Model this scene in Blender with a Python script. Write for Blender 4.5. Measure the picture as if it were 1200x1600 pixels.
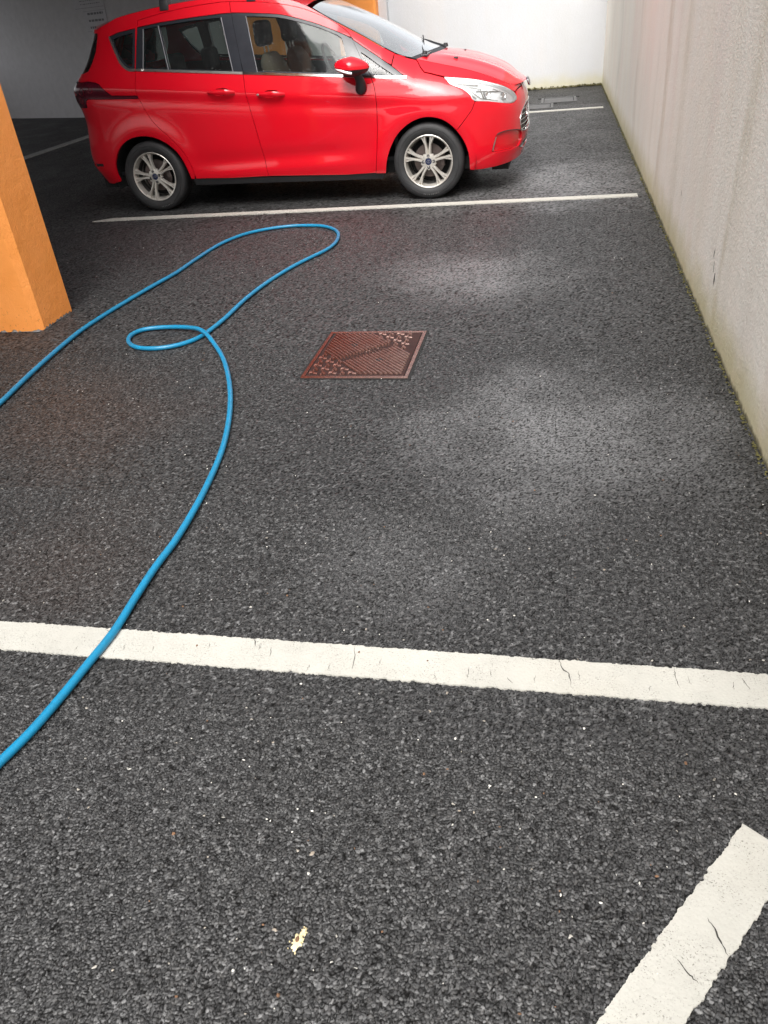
import bpy, bmesh, math, random
import numpy as np
from mathutils import Vector, Matrix
from mathutils.geometry import delaunay_2d_cdt

for o in list(bpy.data.objects):
    bpy.data.objects.remove(o)
scene = bpy.context.scene
COL = scene.collection
rng = np.random.default_rng(7)
random.seed(7)

# ------------------------------------------------------------------ camera
CAM_H = 1.4359
cam_d = bpy.data.cameras.new('camera')
cam = bpy.data.objects.new('camera', cam_d)
COL.objects.link(cam)
scene.camera = cam
r_ = Vector((0.97924839, 0.18406899, -0.08480088))
d_ = Vector((0.03265975, -0.55629148, -0.83034519))
f_ = Vector((-0.20001481, 0.81034461, -0.55075919))
M = Matrix(((r_.x, -d_.x, -f_.x, 0), (r_.y, -d_.y, -f_.y, 0), (r_.z, -d_.z, -f_.z, CAM_H), (0, 0, 0, 1)))
cam.matrix_world = M
cam_d.sensor_fit = 'VERTICAL'
cam_d.sensor_height = 36.0
cam_d.lens = 1202.49 / 1600 * 36.0
cam_d.clip_start = 0.05
cam_d.clip_end = 500

# ------------------------------------------------------------------ light
SUN_ELEV, SUN_AZ = math.radians(57), math.radians(184)      # azimuth clockwise from +Y
world = bpy.data.worlds.new('World')
scene.world = world
world.use_nodes = True
wn = world.node_tree
wn.nodes.clear()
sky = wn.nodes.new('ShaderNodeTexSky')
sky.sky_type = 'NISHITA'
sky.sun_disc = False
sky.sun_elevation = SUN_ELEV
sky.sun_rotation = SUN_AZ
sky.air_density = 1.0
sky.dust_density = 6.0
sky.ozone_density = 1.0
hsv = wn.nodes.new('ShaderNodeHueSaturation')
hsv.inputs['Saturation'].default_value = 0.22
bg = wn.nodes.new('ShaderNodeBackground')
bg.inputs['Strength'].default_value = 0.15
wo = wn.nodes.new('ShaderNodeOutputWorld')
wn.links.new(sky.outputs[0], hsv.inputs['Color'])
wn.links.new(hsv.outputs[0], bg.inputs[0])
wn.links.new(bg.outputs[0], wo.inputs[0])
sun_d = bpy.data.lights.new('sun', 'SUN')
sun_d.energy = 1.5
sun_d.angle = math.radians(45)
sun_d.color = (1.0, 0.97, 0.93)
sun = bpy.data.objects.new('sun', sun_d)
COL.objects.link(sun)
sv = Vector((math.sin(SUN_AZ) * math.cos(SUN_ELEV), math.cos(SUN_AZ) * math.cos(SUN_ELEV), math.sin(SUN_ELEV)))
sun.rotation_euler = sv.to_track_quat('Z', 'Y').to_euler()
sun.location = (0, 0, 20)
scene.view_settings.view_transform = 'Standard'
scene.view_settings.look = 'None'
scene.view_settings.gamma = 1
scene.view_settings.use_curve_mapping = False
scene.view_settings.exposure = 0.92
scene.render.engine = 'CYCLES'

# ------------------------------------------------------------------ material helpers
class NT:
    def __init__(s, name):
        s.m = bpy.data.materials.new(name); s.m.use_nodes = True
        s.t = s.m.node_tree; s.t.nodes.clear()
        s.out = s.t.nodes.new('ShaderNodeOutputMaterial')
    def n(s, typ, inp=None, **kw):
        nd = s.t.nodes.new(typ)
        for k, v in kw.items(): setattr(nd, k, v)
        for k, v in (inp or {}).items():
            if hasattr(v, 'is_output') or isinstance(v, bpy.types.NodeSocket): s.t.links.new(v, nd.inputs[k])
            else: nd.inputs[k].default_value = v
        return nd
    def math(s, op, a, b=0.0, c=None, clamp=False):
        i = {0: a, 1: b}
        if c is not None: i[2] = c
        return s.n('ShaderNodeMath', i, operation=op, use_clamp=clamp).outputs[0]
    def mix(s, f, a, b, blend='MIX'):
        nd = s.n('ShaderNodeMix', data_type='RGBA', blend_type=blend)
        for idx, v in ((0, f), (6, a), (7, b)):
            if isinstance(v, bpy.types.NodeSocket): s.t.links.new(v, nd.inputs[idx])
            else: nd.inputs[idx].default_value = v if not isinstance(v, tuple) else (v + (1,) if len(v) == 3 else v)
        return nd.outputs[2]
    def ramp(s, f, stops, interp='LINEAR'):
        nd = s.n('ShaderNodeValToRGB', {0: f}); cr = nd.color_ramp; cr.interpolation = interp
        while len(cr.elements) < len(stops): cr.elements.new(0.5)
        for e, (p, c) in zip(cr.elements, stops):
            e.position = p; e.color = (c, c, c, 1) if not isinstance(c, tuple) else c + (1,)
        return nd.outputs[0]
    def noise(s, vec, scale, detail=4, rough=.55, dist=0.0):
        return s.n('ShaderNodeTexNoise', {'Vector': vec, 'Scale': scale, 'Detail': detail, 'Roughness': rough, 'Distortion': dist}).outputs[0]
    def pos(s):
        return s.n('ShaderNodeNewGeometry').outputs['Position']
    def mapping(s, vec, scale=(1, 1, 1), loc=(0, 0, 0)):
        return s.n('ShaderNodeMapping', {'Vector': vec, 'Scale': scale, 'Location': loc}).outputs[0]
    def bump(s, h, dist, strength=1.0, normal=None):
        i = {'Height': h, 'Distance': dist, 'Strength': strength}
        if normal is not None: i['Normal'] = normal
        return s.n('ShaderNodeBump', i).outputs[0]
    def pbr(s, **kw):
        i = {}
        for k, v in kw.items():
            k = k.replace('_', ' ')
            if isinstance(v, tuple) and len(v) == 3: v = v + (1,)
            i[k] = v
        nd = s.n('ShaderNodeBsdfPrincipled', i)
        s.t.links.new(nd.outputs[0], s.out.inputs[0])
        return nd

def plain(name, color, rough=.5, metal=0.0, bump=None, var=0.12, coat=0.0, spec=0.5):
    t = NT(name); p = t.n('ShaderNodeTexCoord').outputs['Object']
    nz = t.noise(p, 9.0, 5)
    c = t.mix(t.ramp(nz, [(.3, 0.0), (.7, 1.0)]), tuple(x * (1 - var) for x in color), tuple(min(1, x * (1 + var)) for x in color))
    rr = t.math('MULTIPLY_ADD', t.noise(p, 40, 3), .16, rough - .08)
    kw = dict(Base_Color=c, Roughness=rr, Metallic=metal, Coat_Weight=coat, Coat_Roughness=.05)
    kw['Specular IOR Level'] = spec
    if bump:
        kw['Normal'] = t.bump(t.noise(p, bump[0], 4), bump[1])
    t.pbr(**kw)
    return t.m

MAT = {}
# --- asphalt: dark chippings bound in bitumen, sky sheen painted in as pale patches, pale flecks, a few rusty stains
def asphalt(name, near, mk=.6):
    t = NT(name); P = t.pos()
    xyz = t.n('ShaderNodeSeparateXYZ', {0: P})
    if near:
        at = t.n('ShaderNodeAttribute', attribute_name='stone'); c3 = t.n('ShaderNodeSeparateColor', {0: at.outputs['Color']})
        r1, gap, r2 = c3.outputs[0], c3.outputs[1], c3.outputs[2]
    else:
        v1 = t.n('ShaderNodeTexVoronoi', {'Vector': P, 'Scale': 85.0})
        c3 = t.n('ShaderNodeSeparateColor', {0: v1.outputs['Color']})
        r1, r2 = c3.outputs[0], c3.outputs[1]; gap = t.math('MULTIPLY', v1.outputs['Distance'], 1.2)
    fine = t.n('ShaderNodeTexNoise', {'Vector': P, 'Scale': 420.0, 'Detail': 2.0}).outputs[0]
    big = t.noise(P, .8, 3, .6)
    base = t.ramp(r1, [(0, .010), (.4, .022), (.7, .044), (.88, .088), (1, .18)])
    base = t.mix(t.ramp(fine, [(.35, 0), (.68, .7)]), base, t.mix(.5, base, (.12, .12, .122)))
    base = t.mix(t.ramp(big, [(.35, 0), (.7, .25)]), base, t.mix(.5, base, (.06, .058, .06)))
    fl = t.math('MULTIPLY', t.math('GREATER_THAN', r2, .9972), t.math('LESS_THAN', gap, .45))
    base = t.mix(fl, base, t.mix(r1, (.50, .49, .45), (.24, .19, .14)))
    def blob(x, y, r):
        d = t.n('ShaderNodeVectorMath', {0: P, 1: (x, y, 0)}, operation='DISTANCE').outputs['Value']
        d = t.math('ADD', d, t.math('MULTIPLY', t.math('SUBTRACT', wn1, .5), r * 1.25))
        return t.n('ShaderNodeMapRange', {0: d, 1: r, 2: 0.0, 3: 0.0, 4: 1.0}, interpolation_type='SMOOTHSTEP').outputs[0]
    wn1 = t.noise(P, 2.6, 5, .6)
    st = t.math('ADD', blob(-2.05, 2.75, .75), t.math('MULTIPLY', blob(-1.55, 1.75, .5), .6), clamp=True)
    base = t.mix(t.math('MULTIPLY', st, .16), base, (.12, .055, .03))
    painted_sheen = t.math('ADD', t.math('ADD', blob(-.42, 4.75, .75), blob(.06, 2.72, .78)), blob(-.1, 7.4, 1.5))
    painted_sheen = t.math('ADD', painted_sheen, t.math('MULTIPLY', blob(-.40, 1.85, .45), .3))
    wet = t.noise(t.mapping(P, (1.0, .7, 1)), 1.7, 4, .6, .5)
    painted_sheen = t.math('MULTIPLY', t.math('MINIMUM', painted_sheen, 1.0), t.ramp(wet, [(.32, .55), (.62, 1)]))
    base = t.mix(t.math('MULTIPLY', painted_sheen, .66), base, t.mix(.72, base, (.30, .30, .305)))  # sky sheen put into the base colour as pale patches
    mid = t.noise(P, 75.0, 2, .7)
    gk = t.math('MAXIMUM', t.ramp(gap, [(.25, 0), (.8, .93)]), t.ramp(mid, [(.36, mk), (.50, 0)]))
    base = t.mix(gk, base, (.0045, .0043, .004))
    base = t.mix(t.ramp(mid, [(.54, 0), (.70, .5)]), base, t.mix(.5, base, (.17, .165, .158)))
    rough = t.math('SUBTRACT', t.math('MULTIPLY_ADD', r2, .22, .44 if mk < .5 else .38), t.math('MULTIPLY', t.ramp(wet, [(.4, 0), (.65, 1)]), .10))
    nrm = t.bump(fine, .0012, .8) if near else t.bump(t.math('SUBTRACT', t.math('MULTIPLY', fine, .5), gap), .004, .9)
    p = t.pbr(Base_Color=base, Roughness=rough, Normal=nrm)
    t.t.links.new(t.math('MULTIPLY_ADD', gk, -.38, .42), p.inputs['Specular IOR Level'])
    t.t.links.new(t.math('MULTIPLY', painted_sheen, .15), p.inputs['Coat Weight'])
    p.inputs['Coat Roughness'].default_value = .22
    p.inputs['Coat IOR'].default_value = 1.45
    return t.m
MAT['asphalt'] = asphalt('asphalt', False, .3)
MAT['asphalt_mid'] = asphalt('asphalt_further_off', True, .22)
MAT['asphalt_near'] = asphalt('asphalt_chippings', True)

def line_paint(name, col, dirt):
    t = NT(name); P = t.pos()
    v = t.n('ShaderNodeTexVoronoi', {'Vector': P, 'Scale': 120.0})
    pit = t.math('MULTIPLY', t.ramp(t.noise(P, 260, 3, .7), [(.57, 0), (.66, 1)]), t.ramp(t.noise(P, 14, 4), [(.38, .1), (.60, 1)]))
    c = t.mix(t.ramp(t.noise(P, 5, 6, .7), [(.3, 0), (.75, 1)]), col, tuple(x * dirt for x in col))
    c = t.mix(t.math('MULTIPLY', pit, .75), c, (.10, .095, .08))
    c = t.mix(t.ramp(t.noise(P, 1.1, 4), [(.55, 0), (.75, .35)]), c, (.42, .36, .27))
    h = t.math('ADD', t.math('SUBTRACT', 1.0, v.outputs['Distance']), t.math('MULTIPLY', pit, -1.0))
    t.pbr(Base_Color=c, Roughness=.6, Normal=t.bump(h, .0012, .5))
    return t.m
MAT['line'] = line_paint('white_line_paint', (.475, .465, .42), .82)
MAT['line_old'] = line_paint('worn_line_paint', (.34, .34, .33), .55)

def plaster(name, base, warm, moss=True, side=False):
    t = NT(name); P = t.pos(); xyz = t.n('ShaderNodeSeparateXYZ', {0: P})
    along = (1, 1, .2)
    s1 = t.noise(t.mapping(P, along), 2.6, 6, .6, .15)
    s2 = t.noise(t.mapping(P, (1, 1, .13), (3, 9, 0)), 3.0, 6, .65)
    s3 = t.noise(P, 1.1, 5, .6)
    c = t.mix(t.ramp(s3, [(.35, 0), (.7, 1)]), base, tuple(x * .93 for x in base))
    k = .7 if side else .3
    c = t.mix(t.ramp(s1, [(.42, 0), (.68, .6 * k)]), c, warm)
    c = t.mix(t.ramp(s2, [(.54, 0), (.74, .26 * k)]), c, (.45, .40, .28))
    c = t.mix(t.ramp(t.noise(t.mapping(P, (1, 1, .35), (7, 2, 5)), 1.3, 5), [(.54, 0), (.70, .28)]), c, (.78, .62, .56) if side else (.62, .56, .50))
    if side:      # two long rust-brown runs and a bluish bare patch
        for (y0, w, a, col) in ((3.62, .11, .42, (.50, .44, .29)), (6.35, .20, .42, (.50, .40, .27)), (5.45, .2, .25, (.46, .40, .26)), (8.6, .32, .30, (.52, .42, .32)), (11.2, .40, .25, (.48, .42, .32))):
            dy = t.math('ABSOLUTE', t.math('ADD', t.math('SUBTRACT', xyz.outputs[1], y0), t.math('MULTIPLY', t.math('SUBTRACT', t.noise(t.mapping(P, (1, 1, .5)), 2.2, 3), .5), w * 3)))
            m = t.n('ShaderNodeMapRange', {0: dy, 1: w, 2: 0.0, 3: 0.0, 4: a}, interpolation_type='SMOOTHSTEP').outputs[0]
            m = t.math('MULTIPLY', m, t.ramp(t.noise(t.mapping(P, (1, 1, .3)), 18, 4), [(.3, .3), (.6, 1)]))
            c = t.mix(m, c, col)
    if moss:
        zz = t.math('ADD', xyz.outputs[2], t.math('MULTIPLY', t.math('SUBTRACT', t.noise(P, 5, 6, .65), .5), .22))
        g = t.n('ShaderNodeMapRange', {0: zz, 1: .26, 2: 0.0, 3: 0.0, 4: .72 if side else .5}, interpolation_type='SMOOTHSTEP').outputs[0]
        c = t.mix(g, c, t.mix(t.noise(P, 9, 3), (.60, .53, .26), (.44, .40, .15)))
        zz2 = t.math('ADD', xyz.outputs[2], t.math('MULTIPLY', t.math('SUBTRACT', t.noise(P, 14, 6, .7), .5), .07))
        g2 = t.n('ShaderNodeMapRange', {0: zz2, 1: .028, 2: 0.0, 3: 0.0, 4: .9}, interpolation_type='SMOOTHSTEP').outputs[0]
        c = t.mix(g2, c, (.085, .075, .035))
    c = t.mix(t.ramp(t.noise(P, 95, 2, .7), [(.33, .26), (.52, 0)]), c, t.mix(.5, c, (.30, .27, .22)))
    spk = t.ramp(t.noise(P, 120, 2), [(.70, 0), (.76, .5)])
    c = t.mix(spk, c, (.30, .27, .2))
    h = t.math('ADD', t.noise(P, 80, 3, .6), t.math('MULTIPLY', t.noise(P, 30, 3), 1.0))
    t.pbr(Base_Color=c, Roughness=.85, Normal=t.bump(h, .0038, .8))
    return t.m
MAT['wall_side'] = plaster('stained_roughcast', (.94, .90, .81), (.88, .79, .66), True, True)
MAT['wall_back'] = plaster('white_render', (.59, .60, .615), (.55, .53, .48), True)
MAT['wall_grey'] = plain('grey_painted_wall', (.50, .49, .50), .8, bump=(60, .002), var=.06)
MAT['ceiling'] = plain('concrete_soffit', (.40, .40, .40), .85, bump=(25, .003))

def orange(name, col):
    t = NT(name); P = t.pos(); xyz = t.n('ShaderNodeSeparateXYZ', {0: P})
    c = t.mix(t.ramp(t.noise(P, 4, 6, .65), [(.3, 0), (.7, 1)]), col, (col[0] * .93, col[1] * .88, col[2] * .7))
    spk = t.math('MULTIPLY', t.ramp(t.noise(P, 170, 3, .6), [(.70, 0), (.74, 1)]), t.ramp(t.noise(P, 9, 3), [(.45, 0), (.6, 1)]))
    low = t.n('ShaderNodeMapRange', {0: t.math('ADD', xyz.outputs[2], t.math('MULTIPLY', t.noise(P, 22, 5), .10)), 1: .26, 2: .03, 3: 0.0, 4: 1.0}).outputs[0]
    spk = t.math('MAXIMUM', spk, t.math('MULTIPLY', t.ramp(t.noise(P, 60, 5, .7), [(.60, 0), (.66, 1)]), low))
    c = t.mix(t.math('MULTIPLY', spk, .85), c, (.16, .07, .025))
    t.pbr(Base_Color=c, Roughness=.6, Normal=t.bump(t.math('ADD', t.noise(P, 130, 3), t.math('MULTIPLY', t.noise(P, 14, 3), 2.0)), .0035, .7))
    return t.m
MAT['orange'] = orange('orange_masonry_paint', (.98, .36, .085))
MAT['moss'] = plain('moss', (.10, .09, .03), .95, var=.5)

def paint():
    t = NT('red_car_paint'); P = t.n('ShaderNodeTexCoord').outputs['Object']
    dirt = t.ramp(t.noise(P, 3.2, 6, .65), [(.42, 0), (.75, .12)])
    c = t.mix(dirt, (.60, .0015, .012), (.40, .025, .03))
    v = t.n('ShaderNodeTexVoronoi', {'Vector': P, 'Scale': 85.0})
    dc = t.n('ShaderNodeSeparateColor', {0: v.outputs['Color']})
    drop = t.math('MULTIPLY', t.math('GREATER_THAN', dc.outputs[0], .55), t.ramp(v.outputs['Distance'], [(.08, 1), (.30, 0)]))
    p = t.pbr(Base_Color=c, Roughness=.45, Coat_Weight=1.0, Coat_Roughness=.05)
    p.inputs['Specular IOR Level'].default_value = .1
    t.t.links.new(t.bump(drop, .0004, .3), p.inputs['Coat Normal'])
    return t.m
MAT['red'] = paint()
MAT['black_gloss'] = plain('gloss_black_trim', (.022, .024, .03), .22, var=.1)
MAT['black'] = plain('black_plastic', (.018, .018, .02), .5, bump=(200, .0006))
MAT['rubber'] = plain('tyre_rubber', (.020, .020, .021), .62, bump=(90, .0008), var=.3)
MAT['chrome'] = plain('bright_metal', (.72, .72, .72), .12, 1.0, var=.05)
MAT['satin'] = plain('satin_trim', (.42, .40, .38), .30, .9, var=.08)
MAT['alloy'] = plain('alloy_wheel', (.64, .61, .56), .32, .62, var=.18)
MAT['alloy_dark'] = plain('alloy_barrel', (.11, .105, .10), .5, .7, var=.3)
MAT['disc'] = plain('brake_steel', (.16, .13, .12), .45, .8, var=.3)
MAT['cap'] = plain('blue_cap', (.012, .02, .06), .25)
MAT['taillight'] = plain('taillight_plastic', (.070, .002, .010), .22, coat=.3, var=.3)
MAT['reflector'] = plain('lamp_reflector', (.93, .94, .95), .4, .12, var=.04)
MAT['seat_black'] = plain('black_seat_fabric', (.010, .011, .015), .85, bump=(300, .0006))
MAT['seat_brown'] = plain('brown_seat_fabric', (.10, .075, .06), .85, bump=(300, .0006))
MAT['cabin'] = plain('cabin_plastic', (.014, .015, .018), .6)
MAT['cabin_grey'] = plain('cabin_lining', (.16, .16, .16), .8)
MAT['underbody'] = plain('underbody', (.010, .010, .010), .9)
MAT['paper'] = plain('notice_paper', (.50, .49, .51), .7, var=.05)
MAT['ink'] = plain('printed_ink', (.16, .16, .17), .7, var=.05)
MAT['stone'] = plain('pale_stone_chip', (.62, .60, .55), .7, var=.25)
MAT['twig'] = plain('dry_twig', (.16, .085, .045), .8, var=.4)
MAT['dropping'] = plain('cream_dropping', (.70, .60, .36), .6, var=.2, bump=(150, .002))
MAT['dark_gap'] = plain('dark_crack', (.045, .042, .038), .9)

MAT['channel_grey'] = plain('window_channel_grey', (.20, .20, .21), .4)
MAT['taillight_ring'] = plain('taillight_ring', (.16, .01, .02), .2)
MAT['red_shadow'] = MAT['red']
MX = (-.552, .955, 1.030)
def glass(name, tint, spots=.28, gl=.04, gain=1.0, film0=.0):
    t = NT(name); P = t.n('ShaderNodeTexCoord').outputs['Object']
    v = t.n('ShaderNodeTexVoronoi', {'Vector': P, 'Scale': 75.0})
    sc = t.n('ShaderNodeSeparateColor', {0: v.outputs['Color']})
    drop = t.math('MULTIPLY', t.math('GREATER_THAN', sc.outputs[0], .50), t.ramp(v.outputs['Distance'], [(.10, 1), (.26, 0)]))
    nrm = t.bump(drop, .001, .8)
    fr = t.n('ShaderNodeFresnel', {'IOR': 1.5}).outputs[0]
    tr = t.n('ShaderNodeBsdfTransparent', {'Color': tint + (1,)})
    go = t.n('ShaderNodeBsdfGlossy', {'Color': (1, 1, 1, 1), 'Roughness': gl, 'Normal': nrm})
    df = t.n('ShaderNodeBsdfDiffuse', {'Color': (.45, .47, .48, 1)})
    film = t.math('ADD', t.math('MULTIPLY', drop, spots * .55), t.math('MULTIPLY_ADD', t.noise(P, 6, 4), .03, film0))
    m1 = t.n('ShaderNodeMixShader', {0: t.math('MULTIPLY', fr, gain, clamp=True), 1: tr.outputs[0], 2: go.outputs[0]})
    m2 = t.n('ShaderNodeMixShader', {0: film, 1: m1.outputs[0], 2: df.outputs[0]})
    t.t.links.new(m2.outputs[0], t.out.inputs[0])
    return t.m
MAT['glass'] = glass('window_glass', (.66, .76, .72))
MAT['glass_screen'] = glass('wet_glass_painted_sky', (.66, .76, .72), .9, .10, 2.4, .26)  # bright sky reflection painted in as a pale diffuse film, besides raindrops
MAT['glass_dark'] = glass('privacy_glass', (.58, .66, .63), .08)
MAT['lens'] = glass('lamp_lens', (.94, .95, .95), .05, .03)

def hose_mat():
    t = NT('blue_hose_rubber'); P = t.pos()
    c = t.mix(t.ramp(t.noise(P, 25, 5, .7), [(.40, 0), (.75, .35)]), (.006, .205, .385), (.03, .13, .18))
    t.pbr(Base_Color=c, Roughness=.34, Normal=t.bump(t.noise(P, 160, 3), .0006, .6))
    return t.m
MAT['hose'] = hose_mat()

def rusty():
    t = NT('rusty_iron_painted_sheen'); P = t.pos()
    xyz = t.n('ShaderNodeSeparateXYZ', {0: P})
    g = t.math('ADD', t.math('MULTIPLY', t.math('ADD', xyz.outputs[0], 1.12), 1.6), t.math('MULTIPLY', t.math('SUBTRACT', t.noise(P, 6, 5), .5), .9))
    c = t.mix(t.n('ShaderNodeClamp', {0: g}).outputs[0], (.12, .028, .014), (.20, .13, .11))  # rust red, with a pinkish sheen painted into the colour towards +X
    c = t.mix(t.ramp(t.noise(P, 40, 5, .7), [(.45, 0), (.7, .6)]), c, (.05, .03, .03))
    t.pbr(Base_Color=c, Roughness=.26, Metallic=.35, Normal=t.bump(t.noise(P, 220, 4), .0008, .7))
    return t.m
MAT['iron'] = rusty()
MAT['iron_dark'] = plain('grimy_cast_iron', (.035, .014, .011), .6, .3, var=.4, bump=(160, .001))

# ------------------------------------------------------------------ object helpers
def tag(o, label=None, cat=None, group=None, kind=None):
    if label: o['label'] = label
    if cat: o['category'] = cat
    if group: o['group'] = group
    if kind: o['kind'] = kind
    return o
def empty(name, loc=(0, 0, 0), rz=0.0):
    o = bpy.data.objects.new(name, None); COL.objects.link(o)
    o.location = loc; o.rotation_euler = (0, 0, rz); o.empty_display_size = .1
    return o
def link(name, me, mat, parent=None, smooth=False):
    if mat is not None: me.materials.append(MAT[mat] if isinstance(mat, str) else mat)
    if smooth: me.polygons.foreach_set('use_smooth', [True] * len(me.polygons))
    o = bpy.data.objects.new(name, me); COL.objects.link(o)
    if parent is not None: o.parent = parent
    return o
class MB:
    def __init__(s): s.v = []; s.f = []
    def add(s, v, f):
        k = len(s.v); s.v += [tuple(map(float, q)) for q in v]; s.f += [tuple(i + k for i in g) for g in f]
        return s
    def box(s, a, b, M=None):
        (x0, y0, z0), (x1, y1, z1) = a, b
        v = [(x0, y0, z0), (x1, y0, z0), (x1, y1, z0), (x0, y1, z0), (x0, y0, z1), (x1, y0, z1), (x1, y1, z1), (x0, y1, z1)]
        if M is not None: v = [tuple(M @ Vector(q)) for q in v]
        return s.add(v, [(0, 3, 2, 1), (4, 5, 6, 7), (0, 1, 5, 4), (1, 2, 6, 5), (2, 3, 7, 6), (3, 0, 4, 7)])
    def prism(s, poly, z0, z1):
        n = len(poly)
        v = [(x, y, z0) for x, y in poly] + [(x, y, z1) for x, y in poly]
        return s.add(v, [tuple(range(n))[::-1], tuple(range(n, 2 * n))] + [(i, (i + 1) % n, n + (i + 1) % n, n + i) for i in range(n)])
    def tube(s, pts, r, seg=12, cap=True):
        P = np.asarray(pts, float); n = len(P)
        T = np.gradient(P, axis=0); T /= np.linalg.norm(T, axis=1)[:, None] + 1e-12
        up = np.array([0, 0, 1.0]) if abs(T[0][2]) < .9 else np.array([1.0, 0, 0])
        rr = r if hasattr(r, '__len__') else [r] * n
        a = np.linspace(0, 2 * np.pi, seg, endpoint=False); v = []
        N = np.cross(T[0], up); N /= np.linalg.norm(N)
        for i in range(n):
            N = N - T[i] * np.dot(N, T[i]); N /= np.linalg.norm(N); B = np.cross(T[i], N)
            v += [tuple(P[i] + rr[i] * (np.cos(q) * N + np.sin(q) * B)) for q in a]
        f = [(i * seg + j, i * seg + (j + 1) % seg, (i + 1) * seg + (j + 1) % seg, (i + 1) * seg + j) for i in range(n - 1) for j in range(seg)]
        if cap: f += [tuple(range(seg))[::-1], tuple(range((n - 1) * seg, n * seg))]
        return s.add(v, f)
    def lathe(s, prof, seg=48, axis='y', c=(0, 0, 0), closed=False):
        a = np.linspace(0, 2 * np.pi, seg, endpoint=False); v = []
        for r, h in prof:
            for q in a:
                x, z = r * math.cos(q), r * math.sin(q)
                v.append((c[0] + x, c[1] + h, c[2] + z) if axis == 'y' else (c[0] + x, c[1] + z, c[2] + h))
        n = len(prof); R = range(n if closed else n - 1)
        f = [(i * seg + j, i * seg + (j + 1) % seg, ((i + 1) % n) * seg + (j + 1) % seg, ((i + 1) % n) * seg + j) for i in R for j in range(seg)]
        return s.add(v, f)
    def mesh(s, name='m', fix=True):
        me = bpy.data.meshes.new(name); me.from_pydata(s.v, [], s.f)
        if fix:
            bm = bmesh.new(); bm.from_mesh(me); bmesh.ops.recalc_face_normals(bm, faces=bm.faces); bm.to_mesh(me); bm.free()
        me.update(); return me
    def build(s, name, mat, parent=None, smooth=False, bevel=0, seg=2):
        me = s.mesh(name)
        if bevel:
            bm = bmesh.new(); bm.from_mesh(me)
            bmesh.ops.bevel(bm, geom=[e for e in bm.edges if e.is_manifold and e.calc_face_angle(0) > .5], offset=bevel, segments=seg, affect='EDGES', profile=.5)
            bm.to_mesh(me); bm.free()
        o = link(name, me, mat, parent)
        if smooth: autosmooth(me)
        return o
def autosmooth(me, ang=.7):
    bm = bmesh.new(); bm.from_mesh(me)
    for f in bm.faces: f.smooth = True
    for e in bm.edges:
        if e.is_manifold and e.calc_face_angle(0) > ang: e.smooth = False
    bm.to_mesh(me); bm.free()
def subsurf_obj(mb, name, mat, parent, lv=2):
    o = mb.build(name, mat, parent)
    m = o.modifiers.new('s', 'SUBSURF'); m.levels = lv; m.render_levels = lv
    o.data.polygons.foreach_set('use_smooth', [True] * len(o.data.polygons))
    return o
def catmull(P, n=8, closed=False):
    P = np.asarray(P, float)
    Q = np.vstack([P[-1], P, P[0], P[1]]) if closed else np.vstack([2 * P[0] - P[1], P, 2 * P[-1] - P[-2]])
    out = []
    for i in range(1, len(Q) - 2):
        a, b, c, d = Q[i - 1], Q[i], Q[i + 1], Q[i + 2]
        for k in range(n):
            t = k / n
            out.append(.5 * ((2 * b) + (c - a) * t + (2 * a - 5 * b + 4 * c - d) * t * t + (3 * b - a - 3 * c + d) * t ** 3))
    if not closed: out.append(P[-1])
    return np.array(out)

# ------------------------------------------------------------------ the setting
HOSE = [(-2.5241, 2.9025), (-2.5628, 3.1791), (-2.596, 3.4757), (-2.6244, 3.8323), (-2.612, 4.1164), (-2.5795, 4.3933), (-2.542, 4.6442), (-2.5014, 4.916), (-2.4898, 5.2311), (-2.4569, 5.5928), (-2.37, 5.8525), (-2.2358, 6.0045), (-2.0497, 6.0932), (-1.8914, 6.0973), (-1.7486, 6.0542), (-1.6242, 5.928), (-1.5511, 5.7503), (-1.5238, 5.5365), (-1.5457, 5.3575), (-1.6144, 5.1776), (-1.6899, 4.9641), (-1.7529, 4.6695), (-1.7895, 4.3392), (-1.7985, 4.0305), (-1.818, 3.8299), (-1.8404, 3.7167), (-1.8882, 3.6357), (-1.9723, 3.5755), (-2.0761, 3.5605), (-2.1645, 3.5896), (-2.2356, 3.6645), (-2.2634, 3.7599), (-2.226, 3.8365), (-2.1224, 3.867), (-2.0012, 3.857), (-1.8869, 3.794), (-1.762, 3.6681), (-1.6289, 3.4812), (-1.5132, 3.2637), (-1.4042, 3.0126), (-1.317, 2.7599), (-1.252, 2.5106), (-1.2152, 2.2911), (-1.191, 2.0756), (-1.1807, 1.8846), (-1.186, 1.7461), (-1.1839, 1.6047), (-1.1784, 1.4493), (-1.1888, 1.3206), (-1.2009, 1.192), (-1.2154, 1.0809), (-1.239, 0.9817)]
CRACKS = [[(0.0562, 1.4738), (0.0641, 1.4359), (0.0796, 1.4153), (0.0868, 1.3667)], [(0.3357, 1.4679), (0.3344, 1.4308), (0.3418, 1.3937)], [(-0.766, 1.467), (-0.7507, 1.4329)], [(-0.7071, 1.4347), (-0.6975, 1.3988)], [(-0.4788, 1.4643), (-0.4643, 1.3752)], [(-0.1674, 1.4123), (-0.1671, 1.3744)], [(0.319, 0.8319), (0.3335, 0.7992), (0.3469, 0.7644)], [(0.2585, 0.7495), (0.2737, 0.7281), (0.2901, 0.7117)], [(-0.0162, 1.4666), (-0.0046, 1.4562)], [(-1.2173, 1.4588), (-1.1631, 1.424)], [(-0.0706, 1.3888), (-0.0554, 1.3687)], [(0.4899, 1.4427), (0.5004, 1.4064)]]
def grid_sheet(name, x0, x1, y0, y1, z, mat, kind='structure'):
    me = bpy.data.meshes.new(name)
    me.from_pydata([(x0, y0, z), (x1, y0, z), (x1, y1, z), (x0, y1, z)], [], [(0, 1, 2, 3)])
    return tag(link(name, me, mat), kind=kind)
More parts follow.
